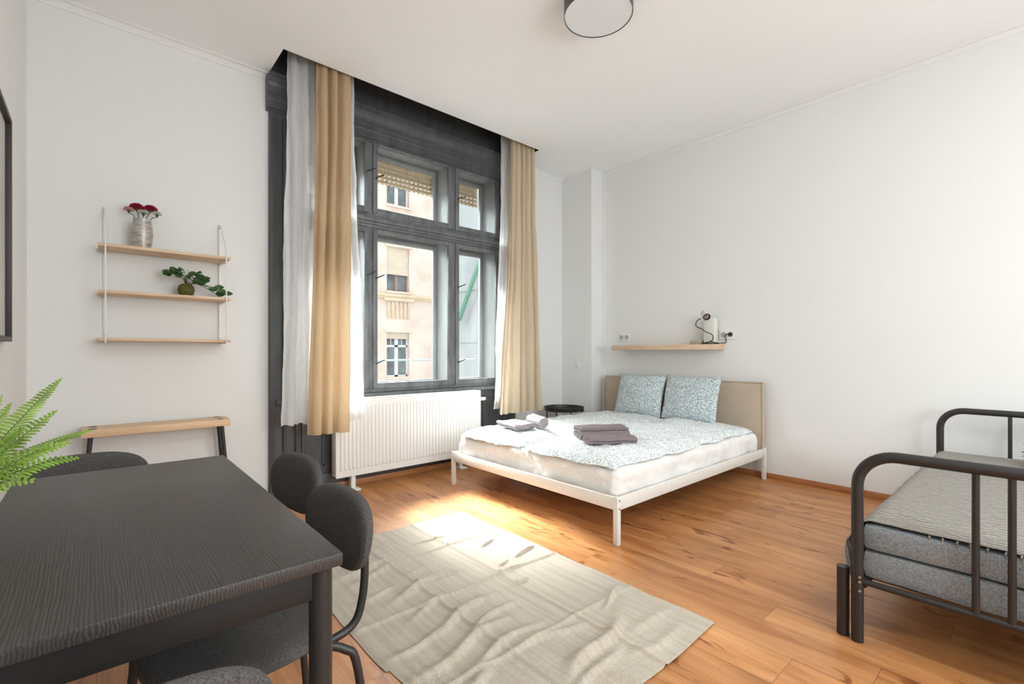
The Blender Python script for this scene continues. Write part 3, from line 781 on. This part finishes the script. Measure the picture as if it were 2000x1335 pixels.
# ---------------------------------------------------------------- shelf over the bed, lamp and sockets
solo('wall_shelf', MB().box(4.285, 2.056, 1.152, XR, 3.207, 1.203, .002), SHELFW, 'pale wood floating wall shelf above the bed headboard', 'shelf')
UPW = plain('warm_white_lacquer', (.78, .76, .70), .5, nscale=20, var=.02)
GREYP = plain('recessed_grey_plastic', (.42, .42, .42), .5)
lp = thing('table_lamp', 'cream spot lamp on a white upright with black cord, on the floating shelf', 'lamp', (4.43, 2.16, 1.203), world=True)
MB().box(4.36, 2.235, 1.2035, 4.48, 2.325, 1.243, .003).build('base', LAMPBASE, lp)
MB().box(4.42, 2.11, 1.2035, 4.50, 2.215, 1.455, .004).build('upright', UPW, lp)
ax = Vector((-.55, -.62, -.45)).normalized()
q = ax.to_track_quat('Z', 'Y').to_matrix().to_4x4()
hd = MB().lathe([(0, -.055), (.018, -.052), (.027, -.04), (.030, .0), (.031, .045), (.031, .05), (.027, .05), (.026, .042), (0, .042)], (0, 0, 0), 24)
hd.xf(Matrix.Translation((4.375, 2.180, 1.487)) @ q); hdo = hd.build('lamp_head', CREAM, lp)
MB().lathe([(.0315, .046), (.034, .048), (.034, .056), (.0315, .058), (.026, .056), (.026, .046), (.0315, .046)], (0, 0, 0), 24, caps=False).xf(Matrix.Translation((4.375, 2.180, 1.487)) @ q).build('rim', BLACKP, hdo)
MB().lathe([(0, .046), (.024, .046), (.024, .048), (0, .052)], (0, 0, 0), 20).xf(Matrix.Translation((4.375, 2.180, 1.487)) @ q).build('bulb', CHROME, hdo)
MB().tube([(4.44, 2.20, 1.46), (4.41, 2.215, 1.46), (4.385, 2.21, 1.47)], .008, 8).build('swivel', CHROME, lp)
cord = smooth_path([(4.39, 2.225, 1.455), (4.38, 2.262, 1.43), (4.375, 2.27, 1.385), (4.37, 2.24, 1.365), (4.37, 2.205, 1.352), (4.37, 2.175, 1.325), (4.37, 2.13, 1.306), (4.38, 2.105, 1.285), (4.38, 2.105, 1.25), (4.37, 2.12, 1.232), (4.34, 2.17, 1.210), (4.36, 2.20, 1.209), (4.40, 2.10, 1.210), (4.42, 2.065, 1.212), (4.36, 2.11, 1.225), (4.35, 2.175, 1.216), (4.40, 2.13, 1.212), (4.44, 2.07, 1.213), (4.49, 2.03, 1.222), (4.50, 2.04, 1.27), (4.485, 2.025, 1.297), (4.49, 1.998, 1.297)], 7)
MB().tube(cord, .0042, 8).build('cord', BLACKP, lp)
MB().lathe([(0, -.028), (.012, -.026), (.020, -.012), (.020, 0), (0, 0)], (4.512, 1.995, 1.297), 18, 'x').build('plug', BLACKP, lp)
so = thing('wall_socket', 'white double wall socket at the left end of the floating shelf', 'socket', (4.52, 3.195, 1.297), world=True, group='double sockets over the bed shelf')
def socket(root, y0, y1, z0, z1):
    x = XR
    MB().box(x-.010, y0, z0, x-.0005, y1, z1, .003).build('face_plate', PLASTW, root)
    for k in (.27, .73):
        yy = y0+(y1-y0)*k; zz = (z0+z1)/2
        r_ = MB().lathe([(.024, -.013), (.022, -.014), (.020, -.012), (.019, -.0105), (0, -.0105)], (x, yy, zz), 20, 'x').build('outlet', GREYP, root)
        mb = MB()
        for d in (-.008, .008): mb.lathe([(0, -.0112), (.003, -.0112), (.003, -.0106), (0, -.0106)], (x, yy+d, zz), 8, 'x')
        mb.build('pin_hole', SLOT, r_)
socket(so, 3.12, 3.275, 1.255, 1.338)
so2 = thing('wall_socket', 'white double wall socket with the black lamp plug in it', 'socket', (4.52, 2.025, 1.297), world=True, group='double sockets over the bed shelf')
socket(so2, 1.955, 2.105, 1.25, 1.343)
sw = thing('blank_plate', 'small white blank wall plate in the corner behind the bed', 'wall plate', (4.284, 3.675, .978), world=True)
MB().box(4.276, 3.635, .938, 4.2835, 3.715, 1.018, .003).build('cover', PLASTW, sw)
MB().box(4.273, 3.648, .951, 4.2765, 3.702, 1.005, .002).build('insert', PLASTW, sw)

# ---------------------------------------------------------------- side table
st = thing('side_table', 'round black metal tray side table in the corner behind the bed', 'side table', (3.955, 3.615, 0))
mb = MB().lathe([(0, .478), (.205, .478), (.212, .482), (.222, .515), (.225, .515), (.215, .476), (.208, .472), (0, .472)], n=48)
mb.build('tray', STEEL, st)
for k in range(4):
    a = R(20+90*k); c, s = math.cos(a), math.sin(a)
    MB().tube([(c*.205, s*.205, 0), (c*.207, s*.207, .25), (c*.210, s*.210, .47), (c*.229, s*.229, .475), (c*.231, s*.231, .50)], .007, 8).build('leg', STEEL, st)
MB().tube([(math.cos(R(20+i*7.5))*.205, math.sin(R(20+i*7.5))*.205, .06) for i in range(48)], .006, 8, closed=True).build('ring', STEEL, st)

# ---------------------------------------------------------------- ceiling lamp
cl = thing('ceiling_lamp', 'round black drum ceiling lamp with a white diffuser', 'ceiling lamp', (2.25, 1.78, 3.14))
MB().lathe([(.200, .0), (.2035, .0), (.2035, .10), (.190, .10), (.190, .097), (.200, .097), (.200, .0)], n=64, caps=False).build('drum', plain('dark_grey_drum', (.07, .075, .08), .45), cl)
DIFF = plain('frosted_diffuser', (.80, .83, .85), .35, nscale=5, var=.01)
MB().lathe([(0, .004), (.199, .004), (.199, .012), (0, .012)], n=64).build('diffuser', DIFF, cl)

# ---------------------------------------------------------------- wall shelf unit on the left
su = thing('string_shelf', 'three-tier pale pine shelf on thin white metal brackets on the left wall', 'shelf', (.345, 3.83, 1.2), world=True)
for z in (1.782, 1.502, 1.215):
    MB().box(.003, 3.722, z-.018, .692, 3.944, z, .002).build('board', PINE, su)
for x in (.037, .664):
    mb = MB().box(x-.009, 3.938, 1.19, x+.009, 3.9495, 2.045, .002)
    mb.tube([(x, 3.942, 2.04), (x, 3.925, 2.035), (x, 3.74, 1.86), (x, 3.717, 1.82), (x, 3.715, 1.70), (x, 3.715, 1.19)], .0042, 8)
    for z in (1.755, 1.475, 1.190): mb.tube([(x, 3.94, z), (x, 3.715, z)], .004, 8)
    br = mb.build('bracket', WHITEM, su)
    mb = MB()
    for z in (2.005, 1.24): MB().lathe([(0, 3.933), (.006, 3.934), (.006, 3.938)], (x, 0, z), 10, 'y').build('screw', CHROME, br)

# vase with carnations
vs_ = thing('vase', 'silver-grey brushed ceramic vase on the top pine shelf', 'vase', (.217, 3.835, 1.7825))
MB().lathe([(0, 0), (.036, 0), (.041, .004), (.052, .05), (.056, .10), (.053, .15), (.046, .188), (.047, .193), (.043, .193), (.049, .15), (.050, .10), (.035, .012), (0, .01)], n=40).build('body', VASE, vs_)
def carnation(p, base, col, r, seed, label, stem_r=.0022):
    t = thing('carnation', label, 'flower', base, group='carnations in the vase', world=True)
    rnd = random.Random(seed); mb = MB()
    for ring in range(6):
        nn = 9-ring
        for k in range(nn):
            a = 2*PI*k/nn+rnd.random(); el = R(5+ring*17); L = r*(1-.07*ring)
            def fn(u, v, a=a, el=el, L=L):
                wid = (u-.5)*L*1.1*(.25+.75*v); ru = .12*L*math.sin(u*22+seed)*v
                rad_ = L*v*math.cos(el); z = 1.15*L*v*math.sin(el)-.05*L*v*v+ru-.1*L
                return (p[0]+rad_*math.cos(a)-wid*math.sin(a), p[1]+rad_*math.sin(a)+wid*math.cos(a), p[2]+z)
            mb.grid(fn, 8, 3)
    mb.build('petals', col, t, normals=False)
    MB().lathe([(0, -.022), (.004, -.02), (.009, -.006), (.011, .004), (.006, .006)], p, 12).build('calyx', STEMD, t)
    b = Vector(base)
    MB().tube(smooth_path([b, b.lerp(Vector(p), .5)+Vector((0, 0, .01)), Vector(p)+Vector((0, 0, -.02))], 4), stem_r, 6).build('stem', STEMD, t)
    return t
carnation((.188, 3.83, 2.045), (.205, 3.835, 1.94), CRIM, .040, 1, 'crimson carnation in the vase, the left one of two')
carnation((.258, 3.83, 2.048), (.228, 3.835, 1.94), CRIM, .038, 2, 'crimson carnation in the vase, the right one of two')
carnation((.150, 3.825, 2.025), (.195, 3.83, 1.94), PINKP, .028, 3, 'pale pink carnation at the left edge of the bunch')
carnation((.224, 3.845, 2.025), (.217, 3.84, 1.94), WHITEP, .030, 4, 'white carnation between the two crimson ones')
carnation((.293, 3.835, 2.026), (.238, 3.84, 1.94), WHITEP, .027, 5, 'white carnation at the right edge of the bunch')

# trailing plant
pl = thing('potted_plant', 'trailing green leafy plant in a round olive pot on the middle pine shelf', 'plant', (.450, 3.83, 1.5025))
MB().lathe([(0, 0), (.028, 0), (.042, .018), (.048, .042), (.044, .066), (.030, .082), (.016, .084), (0, .080)], n=32).build('pot', POTG, pl)
rnd = random.Random(7)
mb = MB(); ms = MB()
def leaf(mb, c, d, up, L, W):
    d = Vector(d).normalized(); s = d.cross(Vector(up)).normalized(); n = s.cross(d).normalized(); c = Vector(c)
    def fn(u, v):
        wv = W*math.sin(PI*min(1, v*.92+.04))**.75; a = (u-.5)*2
        return c+d*(L*v)+s*(a*wv/2)+n*(abs(a)*W*.16-L*.15*v*v)
    mb.grid(fn, 4, 6)
tips = [(-.085, -.01, .150), (-.055, -.03, .165), (-.02, -.03, .17), (.01, -.02, .155), (.05, -.03, .150), (.085, -.02, .125), (.03, -.055, .105), (.055, -.055, .09), (-.04, -.05, .125), (.0, -.05, .13), (-.02, .03, .15), (.04, .03, .14), (.12, -.04, .055), (.155, -.04, .07), (.175, -.05, .045), (.205, -.04, .03), (.165, -.02, .03)]
for t in tips:
    tv = Vector(t); ms.tube(smooth_path([(0, 0, .075), (tv.x*.4, tv.y*.4, max(.09, tv.z*.9)), tv], 4), .0016, 6)
    for q in range(2 if t[2] > .1 else 1):
        dx = Vector((t[0]+rnd.uniform(-.03, .05), t[1]-.02+rnd.uniform(-.02, .02), rnd.uniform(-.02, .02)))
        leaf(mb, tv-Vector((0, 0, .012*q)), dx, (rnd.uniform(-.4, .1), -1, rnd.uniform(.3, .8)), rnd.uniform(.048, .060), rnd.uniform(.036, .044))
ms.build('stems', STEMD, pl); fo = mb.build('foliage', LEAFD, pl, normals=False)
mb = MB()
for c in ((-.028, -.04, .16), (.02, -.055, .125), (.035, -.06, .13), (.005, -.05, .17)): mb.lathe([(0, -.008), (.007, -.004), (.008, .003), (0, .008)], c, 8)
mb.build('buds', WHITEP, pl)

# ---------------------------------------------------------------- bench by the left wall
bn = thing('bench', 'narrow pale pine bench on black splayed legs against the wall under the pine shelf', 'bench', (.31, 3.82, 0), world=True)
bt = MB().box(-.072, 3.722, .625, .690, 3.925, .670, .003).build('board', BENCHW, bn)
for (x, y, dx, dy) in ((-.03, 3.765, -.05, -.03), (-.03, 3.885, -.05, .03), (.645, 3.765, .05, -.03), (.645, 3.885, .05, .03)):
    l = MB().tube([(x, y, .626), (x+dx, y+dy, .0)], [.013, .009], 14).build('leg', STEEL, bn)
    MB().lathe([(0, .6708), (.020, .6708), (.020, .672), (0, .672)], (x-dx*.2, y, 0), 20).build('cap', STEEL, l)

# ---------------------------------------------------------------- picture frame on the left wall
pf = thing('picture_frame', 'large black-framed picture on the side wall at the left edge', 'picture frame', (-.30, 2.5, 1.17), world=True)
y0, y1, z0, z1 = 2.0, 3.005, 1.175, 2.145
mb = MB()
for b in ((y0, y0+.02, z0, z1), (y1-.02, y1, z0, z1), (y0+.02, y1-.02, z0, z0+.02), (y0+.02, y1-.02, z1-.02, z1)): mb.box(-.3095, b[0], b[2], -.280, b[1], b[3], .002)
mb.build('frame', plain('dark_brown_frame', (.035, .028, .026), .5), pf)
MB().box(-.3095, y0+.02, z0+.02, -.300, y1-.02, z1-.02).build('print', plain('pale_grey_print', (.55, .54, .50), .6, nscale=2, var=.1), pf)

# ---------------------------------------------------------------- rug
rndr = random.Random(4)
ridges = [  # cx, cy, half length x, width y, height, angle
    (1.02, 2.33, .16, .022, .016, 6), (1.03, 2.24, .13, .020, .012, 8), (1.25, 2.12, .10, .020, .010, 10), (1.20, 1.99, .20, .026, .020, 8), (1.02, 2.50, .2, .03, .010, 0),
    (1.10, 1.80, .13, .020, .010, 12), (1.20, 1.66, .20, .026, .020, 12), (1.28, 1.56, .14, .018, .014, 15), (1.05, 1.47, .24, .026, .018, 10), (1.18, 1.38, .20, .022, .015, 6),
    (1.35, 1.30, .16, .022, .012, -6), (1.45, 1.14, .22, .030, .026, 14), (1.30, 1.04, .20, .022, .014, 16), (.90, 1.60, .12, .02, .012, 4), (.95, 2.05, .12, .02, .010, 4),
    (1.72, 2.18, .07, .012, .012, 4), (1.80, 1.94, .10, .010, .014, 2), (1.62, 1.93, .05, .010, .010, 10), (1.55, 1.72, .06, .010, .012, 8), (1.78, 1.32, .10, .012, .016, 8),
    (1.75, 1.10, .14, .026, .012, -14), (1.65, 1.00, .16, .024, .010, -10), (1.60, 1.85, .16, .03, .008, 12), (1.5, 2.45, .1, .012, .009, 4), (1.28, 2.52, .05, .008, .010, 12),
    (.92, 1.28, .13, .026, .016, 8)]
def rug_h(x, y):
    h = .003+.002*(fbm(x*4, y*4, 2)+.5)
    for cx, cy, L, W, H, a in ridges:
        ca, sa = math.cos(R(a)), math.sin(R(a)); dx, dy = x-cx, y-cy
        u = dx*ca+dy*sa+.0; v = -dx*sa+dy*ca+.02*math.sin(u*14+cx*9); W2 = W*.72; H2 = H*1.25
        if abs(u) < L*1.9 and abs(v) < W*3.5: h += H2*math.exp(-(u/L)**4-(v/(W2 if v < 0 else W2*1.6))**2)
    for xc, s in ((1.16, 1), (1.53, -1)): h += .010*math.exp(-((x-xc-.004*math.sin(y*7))/.010)**2)
    for yc in (1.33, 1.83, 2.30): h += .010*math.exp(-((y-yc-.005*math.sin(x*9))/.012)**2)*(1 if x > 1.1 or yc < 2 else .4)
    return h
def rugfn(u, v):
    y = .915+1.825*v+.008*math.sin(u*7)*(1-v); x0 = .765+.012*fbm(v*3, 1)+(.0 if v > .35 else .012*(1 if v < .345 else 0)); x1 = 1.935+.01*fbm(v*4, 9)
    x = x0+(x1-x0)*u; e = min(1, u/.02, (1-u)/.02)
    return (x, y, .0025+rug_h(x, y)*max(.25, e))
mb = MB().grid(rugfn, 300, 460)
rug = solo('rug', mb, RUG, 'creased cream woven cotton rug lying on the wood floor between table and bed', 'rug', normals=False)
so_ = rug.modifiers.new('thick', 'SOLIDIFY'); so_.thickness = .002; so_.offset = -1

# ---------------------------------------------------------------- dining table
tb = thing('dining_table', 'black-brown rectangular dining table with round steel legs in the left foreground', 'table', (.085, 1.488, 0))
APR = plain('shaded_black_apron', (.010, .009, .009), .6, nscale=60, var=.1)  # black made darker for the shade under the tabletop
tx, ty = .275, .580
MB().box(-tx, -ty, .715, tx, ty, .740, .0025).build('tabletop', BLACKW, tb)
mb = MB()
mb.box(-tx+.045, -ty+.022, .655, tx-.045, -ty+.040, .7145, .001).box(-tx+.045, ty-.040, .655, tx-.045, ty-.022, .7145, .001)
mb.box(-tx+.022, -ty+.045, .655, -tx+.040, ty-.045, .7145, .001).box(tx-.040, -ty+.045, .655, tx-.022, ty-.045, .7145, .001)
mb.build('apron', APR, tb)
for sx in (-1, 1):
    for sy in (-1, 1):
        MB().tube([(sx*(tx-.032), sy*(ty-.032), 0), (sx*(tx-.032), sy*(ty-.032), .7145)], .0215, 24).build('leg', STEEL, tb)

# ---------------------------------------------------------------- chairs
def superell(a, n, e=2.6):
    c, s = math.cos(a), math.sin(a); return math.copysign(abs(c)**(2/e), c), math.copysign(abs(s)**(2/e), s)
def make_chair(label):
    t = thing('dining_chair', label, 'chair', group='charcoal chairs around the dining table')
    # seat: padded rounded disc
    def ring(sc, z, dz=0):
        out = []
        for k in range(56):
            a = 2*PI*k/56; x, y = superell(a, 2, 2.5)
            out.append((x*.212*sc, y*.205*sc*(1 if y > 0 else .97), z+dz))
        return out
    layers = [ring(.0001, .428), ring(.85, .428), ring(.95, .431), ring(.99, .437), ring(1, .447), ring(.985, .457), ring(.94, .464), ring(.8, .467), ring(.4, .465), ring(.0001, .464)]
    vs = [p for r in layers for p in r]; fs = []
    for i in range(len(layers)-1):
        for k in range(56): fs.append([i*56+k, i*56+(k+1) % 56, (i+1)*56+(k+1) % 56, (i+1)*56+k])
    MB()._add(vs, fs, True).build('seat', CHAIRF, t, weld=True)
    # backrest: curved rounded pad
    def bring(sc, off):
        out = []
        for k in range(64):
            a = 2*PI*k/64; x, z = superell(a, 2, 2.75)
            X = x*.190*sc; Z = z*.104*sc
            if z < 0: X *= 1-.10*abs(z)
            yy = -.262+.5*X*X-.12*Z
            out.append((X, yy+off, .638+Z))
        return out
    L = [bring(.0001, .020), bring(.5, .020), bring(.85, .019), bring(.95, .015), bring(.99, .008), bring(1.0, 0), bring(.99, -.008), bring(.95, -.013), bring(.85, -.015), bring(.5, -.015), bring(.0001, -.015)]
    vs = [p for r in L for p in r]; fs = []
    for i in range(len(L)-1):
        for k in range(64): fs.append([i*64+k, i*64+(k+1) % 64, (i+1)*64+(k+1) % 64, (i+1)*64+k])
    MB()._add(vs, fs, True).build('backrest', CHAIRF, t, weld=True)
    r = .0105
    for s in (-1, 1):
        x = s*.135
        MB().tube(smooth_path([(x, -.258, .66), (x, -.262, .56), (x, -.255, .48), (x, -.235, .425), (x, -.19, .405), (x, -.12, .405), (x*.8, .0, .412)], 6), r, 12).build('back_post', STEEL, t)
        MB().tube(smooth_path([(x*.9, .02, .414), (x*1.1, .10, .412), (x*1.3, .16, .395), (x*1.42, .185, .33), (x*1.5, .205, .0)], 6), r, 12).build('leg', STEEL, t)
        MB().tube(smooth_path([(x*.9, -.03, .414), (x*1.1, -.12, .412), (x*1.3, -.185, .392), (x*1.4, -.215, .33), (x*1.5, -.25, .0)], 6), r, 12).build('leg', STEEL, t)
    mb = MB().tube([(-.14, .02, .414), (.14, .02, .414)], r, 10).tube([(-.13, -.06, .414), (.13, -.06, .414)], r, 10)
    mb.build('seat_frame', STEEL, t)
    return t
ch = make_chair('charcoal fabric chair tucked at the near right corner of the table, its seat in view')
ch.location = (.265, 1.32, 0); ch.rotation_euler = (0, 0, R(94))
for loc, rz, lab in (((.315, 1.84, 0), R(98), 'charcoal fabric chair on the right side of the table, nearest the radiator'),
                     ((-.03, 2.16, 0), R(180), 'charcoal fabric chair at the far end of the table, behind the fern fronds'),
                     ((-.005, .955, 0), R(0), 'charcoal fabric chair at the near end of the table, seen from behind')):
    c = copy_tree(ch); c.location = loc; c.rotation_euler = (0, 0, rz); c['label'] = lab

# ---------------------------------------------------------------- fern
fr = thing('fern', 'bright green fern with arching fronds at the left edge beside the table', 'plant', (-.245, 1.5, .695), world=True)
MB().lathe([(0, 0), (.034, 0), (.040, .01), (.050, .10), (.052, .115), (.047, .115), (.044, .10), (0, .095)], (-.245, 1.5, .695), 28).build('pot', WHITEM, fr)
root = Vector((-.245, 1.5, .80))
def frond(tip, W=.036, seed=0, sag=.03):
    tip = Vector(tip); mid = root.lerp(tip, .5)+Vector((0, 0, sag))
    path = []; n = 40
    for i in range(n+1):
        t = i/n; path.append(root*(1-t)**2+mid*2*t*(1-t)+tip*t*t)
    ms = MB().tube(path, [.0024*(1-.75*i/n) for i in range(n+1)], 6)
    fo = ms.build('frond', FERN2, fr)
    mb = MB(); rnd = random.Random(seed)
    view = (Vector((0, 0, 1))*.75+Vector((-.3, -.6, 0))).normalized()
    L = (tip-root).length; m = int(L/.0105)
    for i in range(5, m):
        t = i/m; k = t*n; a = int(min(n-1, k)); p = path[a].lerp(path[a+1], k-a); d = (path[a+1]-path[a]).normalized()
        side = d.cross(view).normalized(); up = side.cross(d)
        ln = W*(math.sin(PI*min(1, t**.75*.93+.07))**.7)*rnd.uniform(.9, 1.1)
        for s in (-1, 1):
            dr = (side*s*1.0+d*.35+up*.22).normalized(); wd = .0036
            pts = []
            q = 5
            for j in range(q+1):
                f = j/q; c = p+dr*(ln*f)-Vector((0, 0, .18*ln*f*f)); w_ = wd*(math.sin(PI*(.18+.80*f))**.6)
                pts.append((c-d*w_, c+d*w_+up*.0012))
            vs = [v for pr in pts for v in pr]; fs = [[2*j, 2*j+1, 2*j+3, 2*j+2] for j in range(q)]
            mb._add(vs, fs, True)
    mb.build('leaflets', FERN1, fo, normals=False)
tips = [(-.072, 1.794, 1.06), (-.076, 1.664, .983), (-.005, 1.841, .904), (-.045, 1.57, .91), (-.031, 1.625, .862), (-.164, 1.742, 1.001), (-.166, 1.61, 1.031),
        (-.121, 1.504, .965), (-.171, 1.481, 1.073), (-.194, 1.435, 1.096), (-.132, 1.38, .849), (-.227, 1.398, 1.117), (-.106, 1.424, .894), (-.13, 1.60, .93), (-.10, 1.50, .84), (-.23, 1.75, 1.0), (-.20, 1.3, .95)]
for i, t in enumerate(tips): frond(t, .034 if i < 5 else .030, i, .05 if t[2] < .92 else .02)
ps = thing('plant_stand', 'slim black plant stand carrying the fern, mostly outside the view', 'plant stand', (-.245, 1.5, 0))
MB().lathe([(0, .682), (.050, .682), (.052, .686), (.052, .694), (.049, .694), (.049, .688), (0, .688)], n=28).build('tray', STEEL, ps)
MB().tube([(0, 0, .01), (0, 0, .683)], .008, 10).build('pole', STEEL, ps)
MB().lathe([(0, 0), (.055, 0), (.055, .008), (.01, .014), (0, .014)], n=28).build('base', STEEL, ps)

# ---------------------------------------------------------------- daybed
db = thing('daybed', 'dark metal tube daybed with grey mattresses at the right edge', 'daybed', (3.3, .06, 0), world=True)
def end_panel(x, name):
    ya, yb, zt = .497, -.385, .735; rr = .125
    pts = [(x, ya, 0), (x, ya, .3), (x, ya, zt-rr)]+arc((x, ya-rr, zt-rr), rr, 0, 90, 10, 'yz')[1:]+arc((x, yb+rr, zt-rr), rr, 90, 180, 10, 'yz')+[(x, yb, .3), (x, yb, 0)]
    mb = MB().tube(pts, .0205, 18); o = mb.build(name, STEELB, db)
    MB().tube([(x, ya, .237), (x, yb, .237)], .0115, 12).build('lower_rail', STEELB, o)
    for y in (.165, .080, -.005, -.09):
        MB().tube([(x, y, .237), (x, y, zt-.01)], .0105, 12).build('spindle', STEELB, o)
    return o
e = end_panel(2.24, 'end_panel')
mb = MB()
for z in (.205, .24, .258): mb.lathe([(0, -.005), (.005, -.004), (.005, 0)], (2.24-.020, .485, z), 8, 'x')
mb.build('bolt', CHROME, e)
end_panel(4.36, 'end_panel')
MB().tube([(2.253, .548, 0), (2.253, .548, .272)], .0215, 18).build('leg', STEELB, db)
MB().tube([(4.34, .548, 0), (4.34, .548, .272)], .0215, 18).build('leg', STEELB, db)
MB().box(2.27, .475, .20, 4.33, .50, .245, .004).build('side_rail', STEELB, db)
MB().box(2.27, -.39, .20, 4.33, -.365, .245, .004).build('side_rail', STEELB, db)
mb = MB()
for k in range(13): x = 2.32+k*.16; mb.box(x, -.365, .225, x+.06, .475, .237)
mb.build('slats', STEELB, db)
soft_box(2.268, 4.33, -.36, .487, .242, .352, .018, .004, 4, 3.1, (50, 24, 5)).build('mattress', MATTG, db)
soft_box(2.268, 4.33, -.36, .487, .354, .452, .018, .004, 4, 8.1, (50, 24, 5)).build('mattress', MATTG, db)
# woven throw with a knotted fringe, folded over the front long side
def throwfn(u, v):
    x = 2.285+2.02*u; s = v*1.02
    top = .80
    if s < top: y = -.33+s; z = .4565; 
    else:
        q = s-top
        if q < .04: a = q/.04*PI/2; y = .470+.028*math.sin(a); z = .4565-.028*(1-math.cos(a))+.0
        else: y = .503+.028*min(1, (q-.04)/.06)+.006*math.sin(x*40+q*30); z = .4285-(q-.04)
    wv = .0035*fbm(x*9, y*3, 1)+.007*abs(math.sin(x*32+2.5*fbm(y*3, x)))*(.35+.65*math.exp(-(x-2.285)*5))
    return (x+.006*fbm(y*8, 3, z*5), y+(wv+.004 if s >= top else 0), z+(wv if s < top else 0))
mb = MB().grid(throwfn, 260, 60)
th = mb.build('throw', THROW, None, normals=False)
tag(th, 'ribbed grey woven throw blanket spread over the daybed mattress', 'blanket'); recenter(th)
sd = th.modifiers.new('thick', 'SOLIDIFY'); sd.thickness = .003; sd.offset = 1
mb = MB(); rn = random.Random(3)
for k in range(120):
    x = 2.29+2.0*k/119; z = .25; y = .536
    mb.tube([(x, y, z+.02), (x+rn.uniform(-.006, .006), y+.006, z), (x+rn.uniform(-.01, .01), y+.002, z-.03-rn.random()*.015)], [.0035, .004, .002], 5)
for k in range(16):      # tassels lying along the near edge
    y = .30-.04*k+rn.uniform(-.015, .015); x = 2.284
    mb.tube([(x+.01, y, .460), (x-.008, y+rn.uniform(-.004, .004), .455), (x-.014, y+rn.uniform(-.006, .006), .43-.01*rn.random())], [.003, .0035, .002], 5)
fo = mb.build('fringe', THROW, th); fo.data.transform(Matrix.Translation(-th.location)); fo['kind'] = 'stuff'
# spiky dark plush cushion peeking in at the right
sc = MB(); rn = random.Random(9); cc = Vector((4.05, -.012, .548))
sc.lathe([(0, -.085), (.05, -.07), (.08, -.03), (.085, .0), (.08, .03), (.05, .07), (0, .085)], cc, 20)
for k in range(260):
    zz = rn.uniform(-1, 1); a = rn.uniform(0, 2*PI); r_ = math.sqrt(1-zz*zz); d = Vector((r_*math.cos(a), r_*math.sin(a), zz))
    if d.z < -.75: continue
    p = cc+d*.078; sc.tube([p, p+d*.045+Vector((rn.uniform(-.01, .01), rn.uniform(-.01, .01), rn.uniform(-.01, .01)))], [.004, .0006], 4)
solo('decorative_ball', sc, plain('dark_green_spikes', (.03, .035, .032), .7), 'dark spiky ball lying on the far end of the daybed', 'ornament')

for o in bpy.data.objects:
    if '_o' in o: del o['_o']
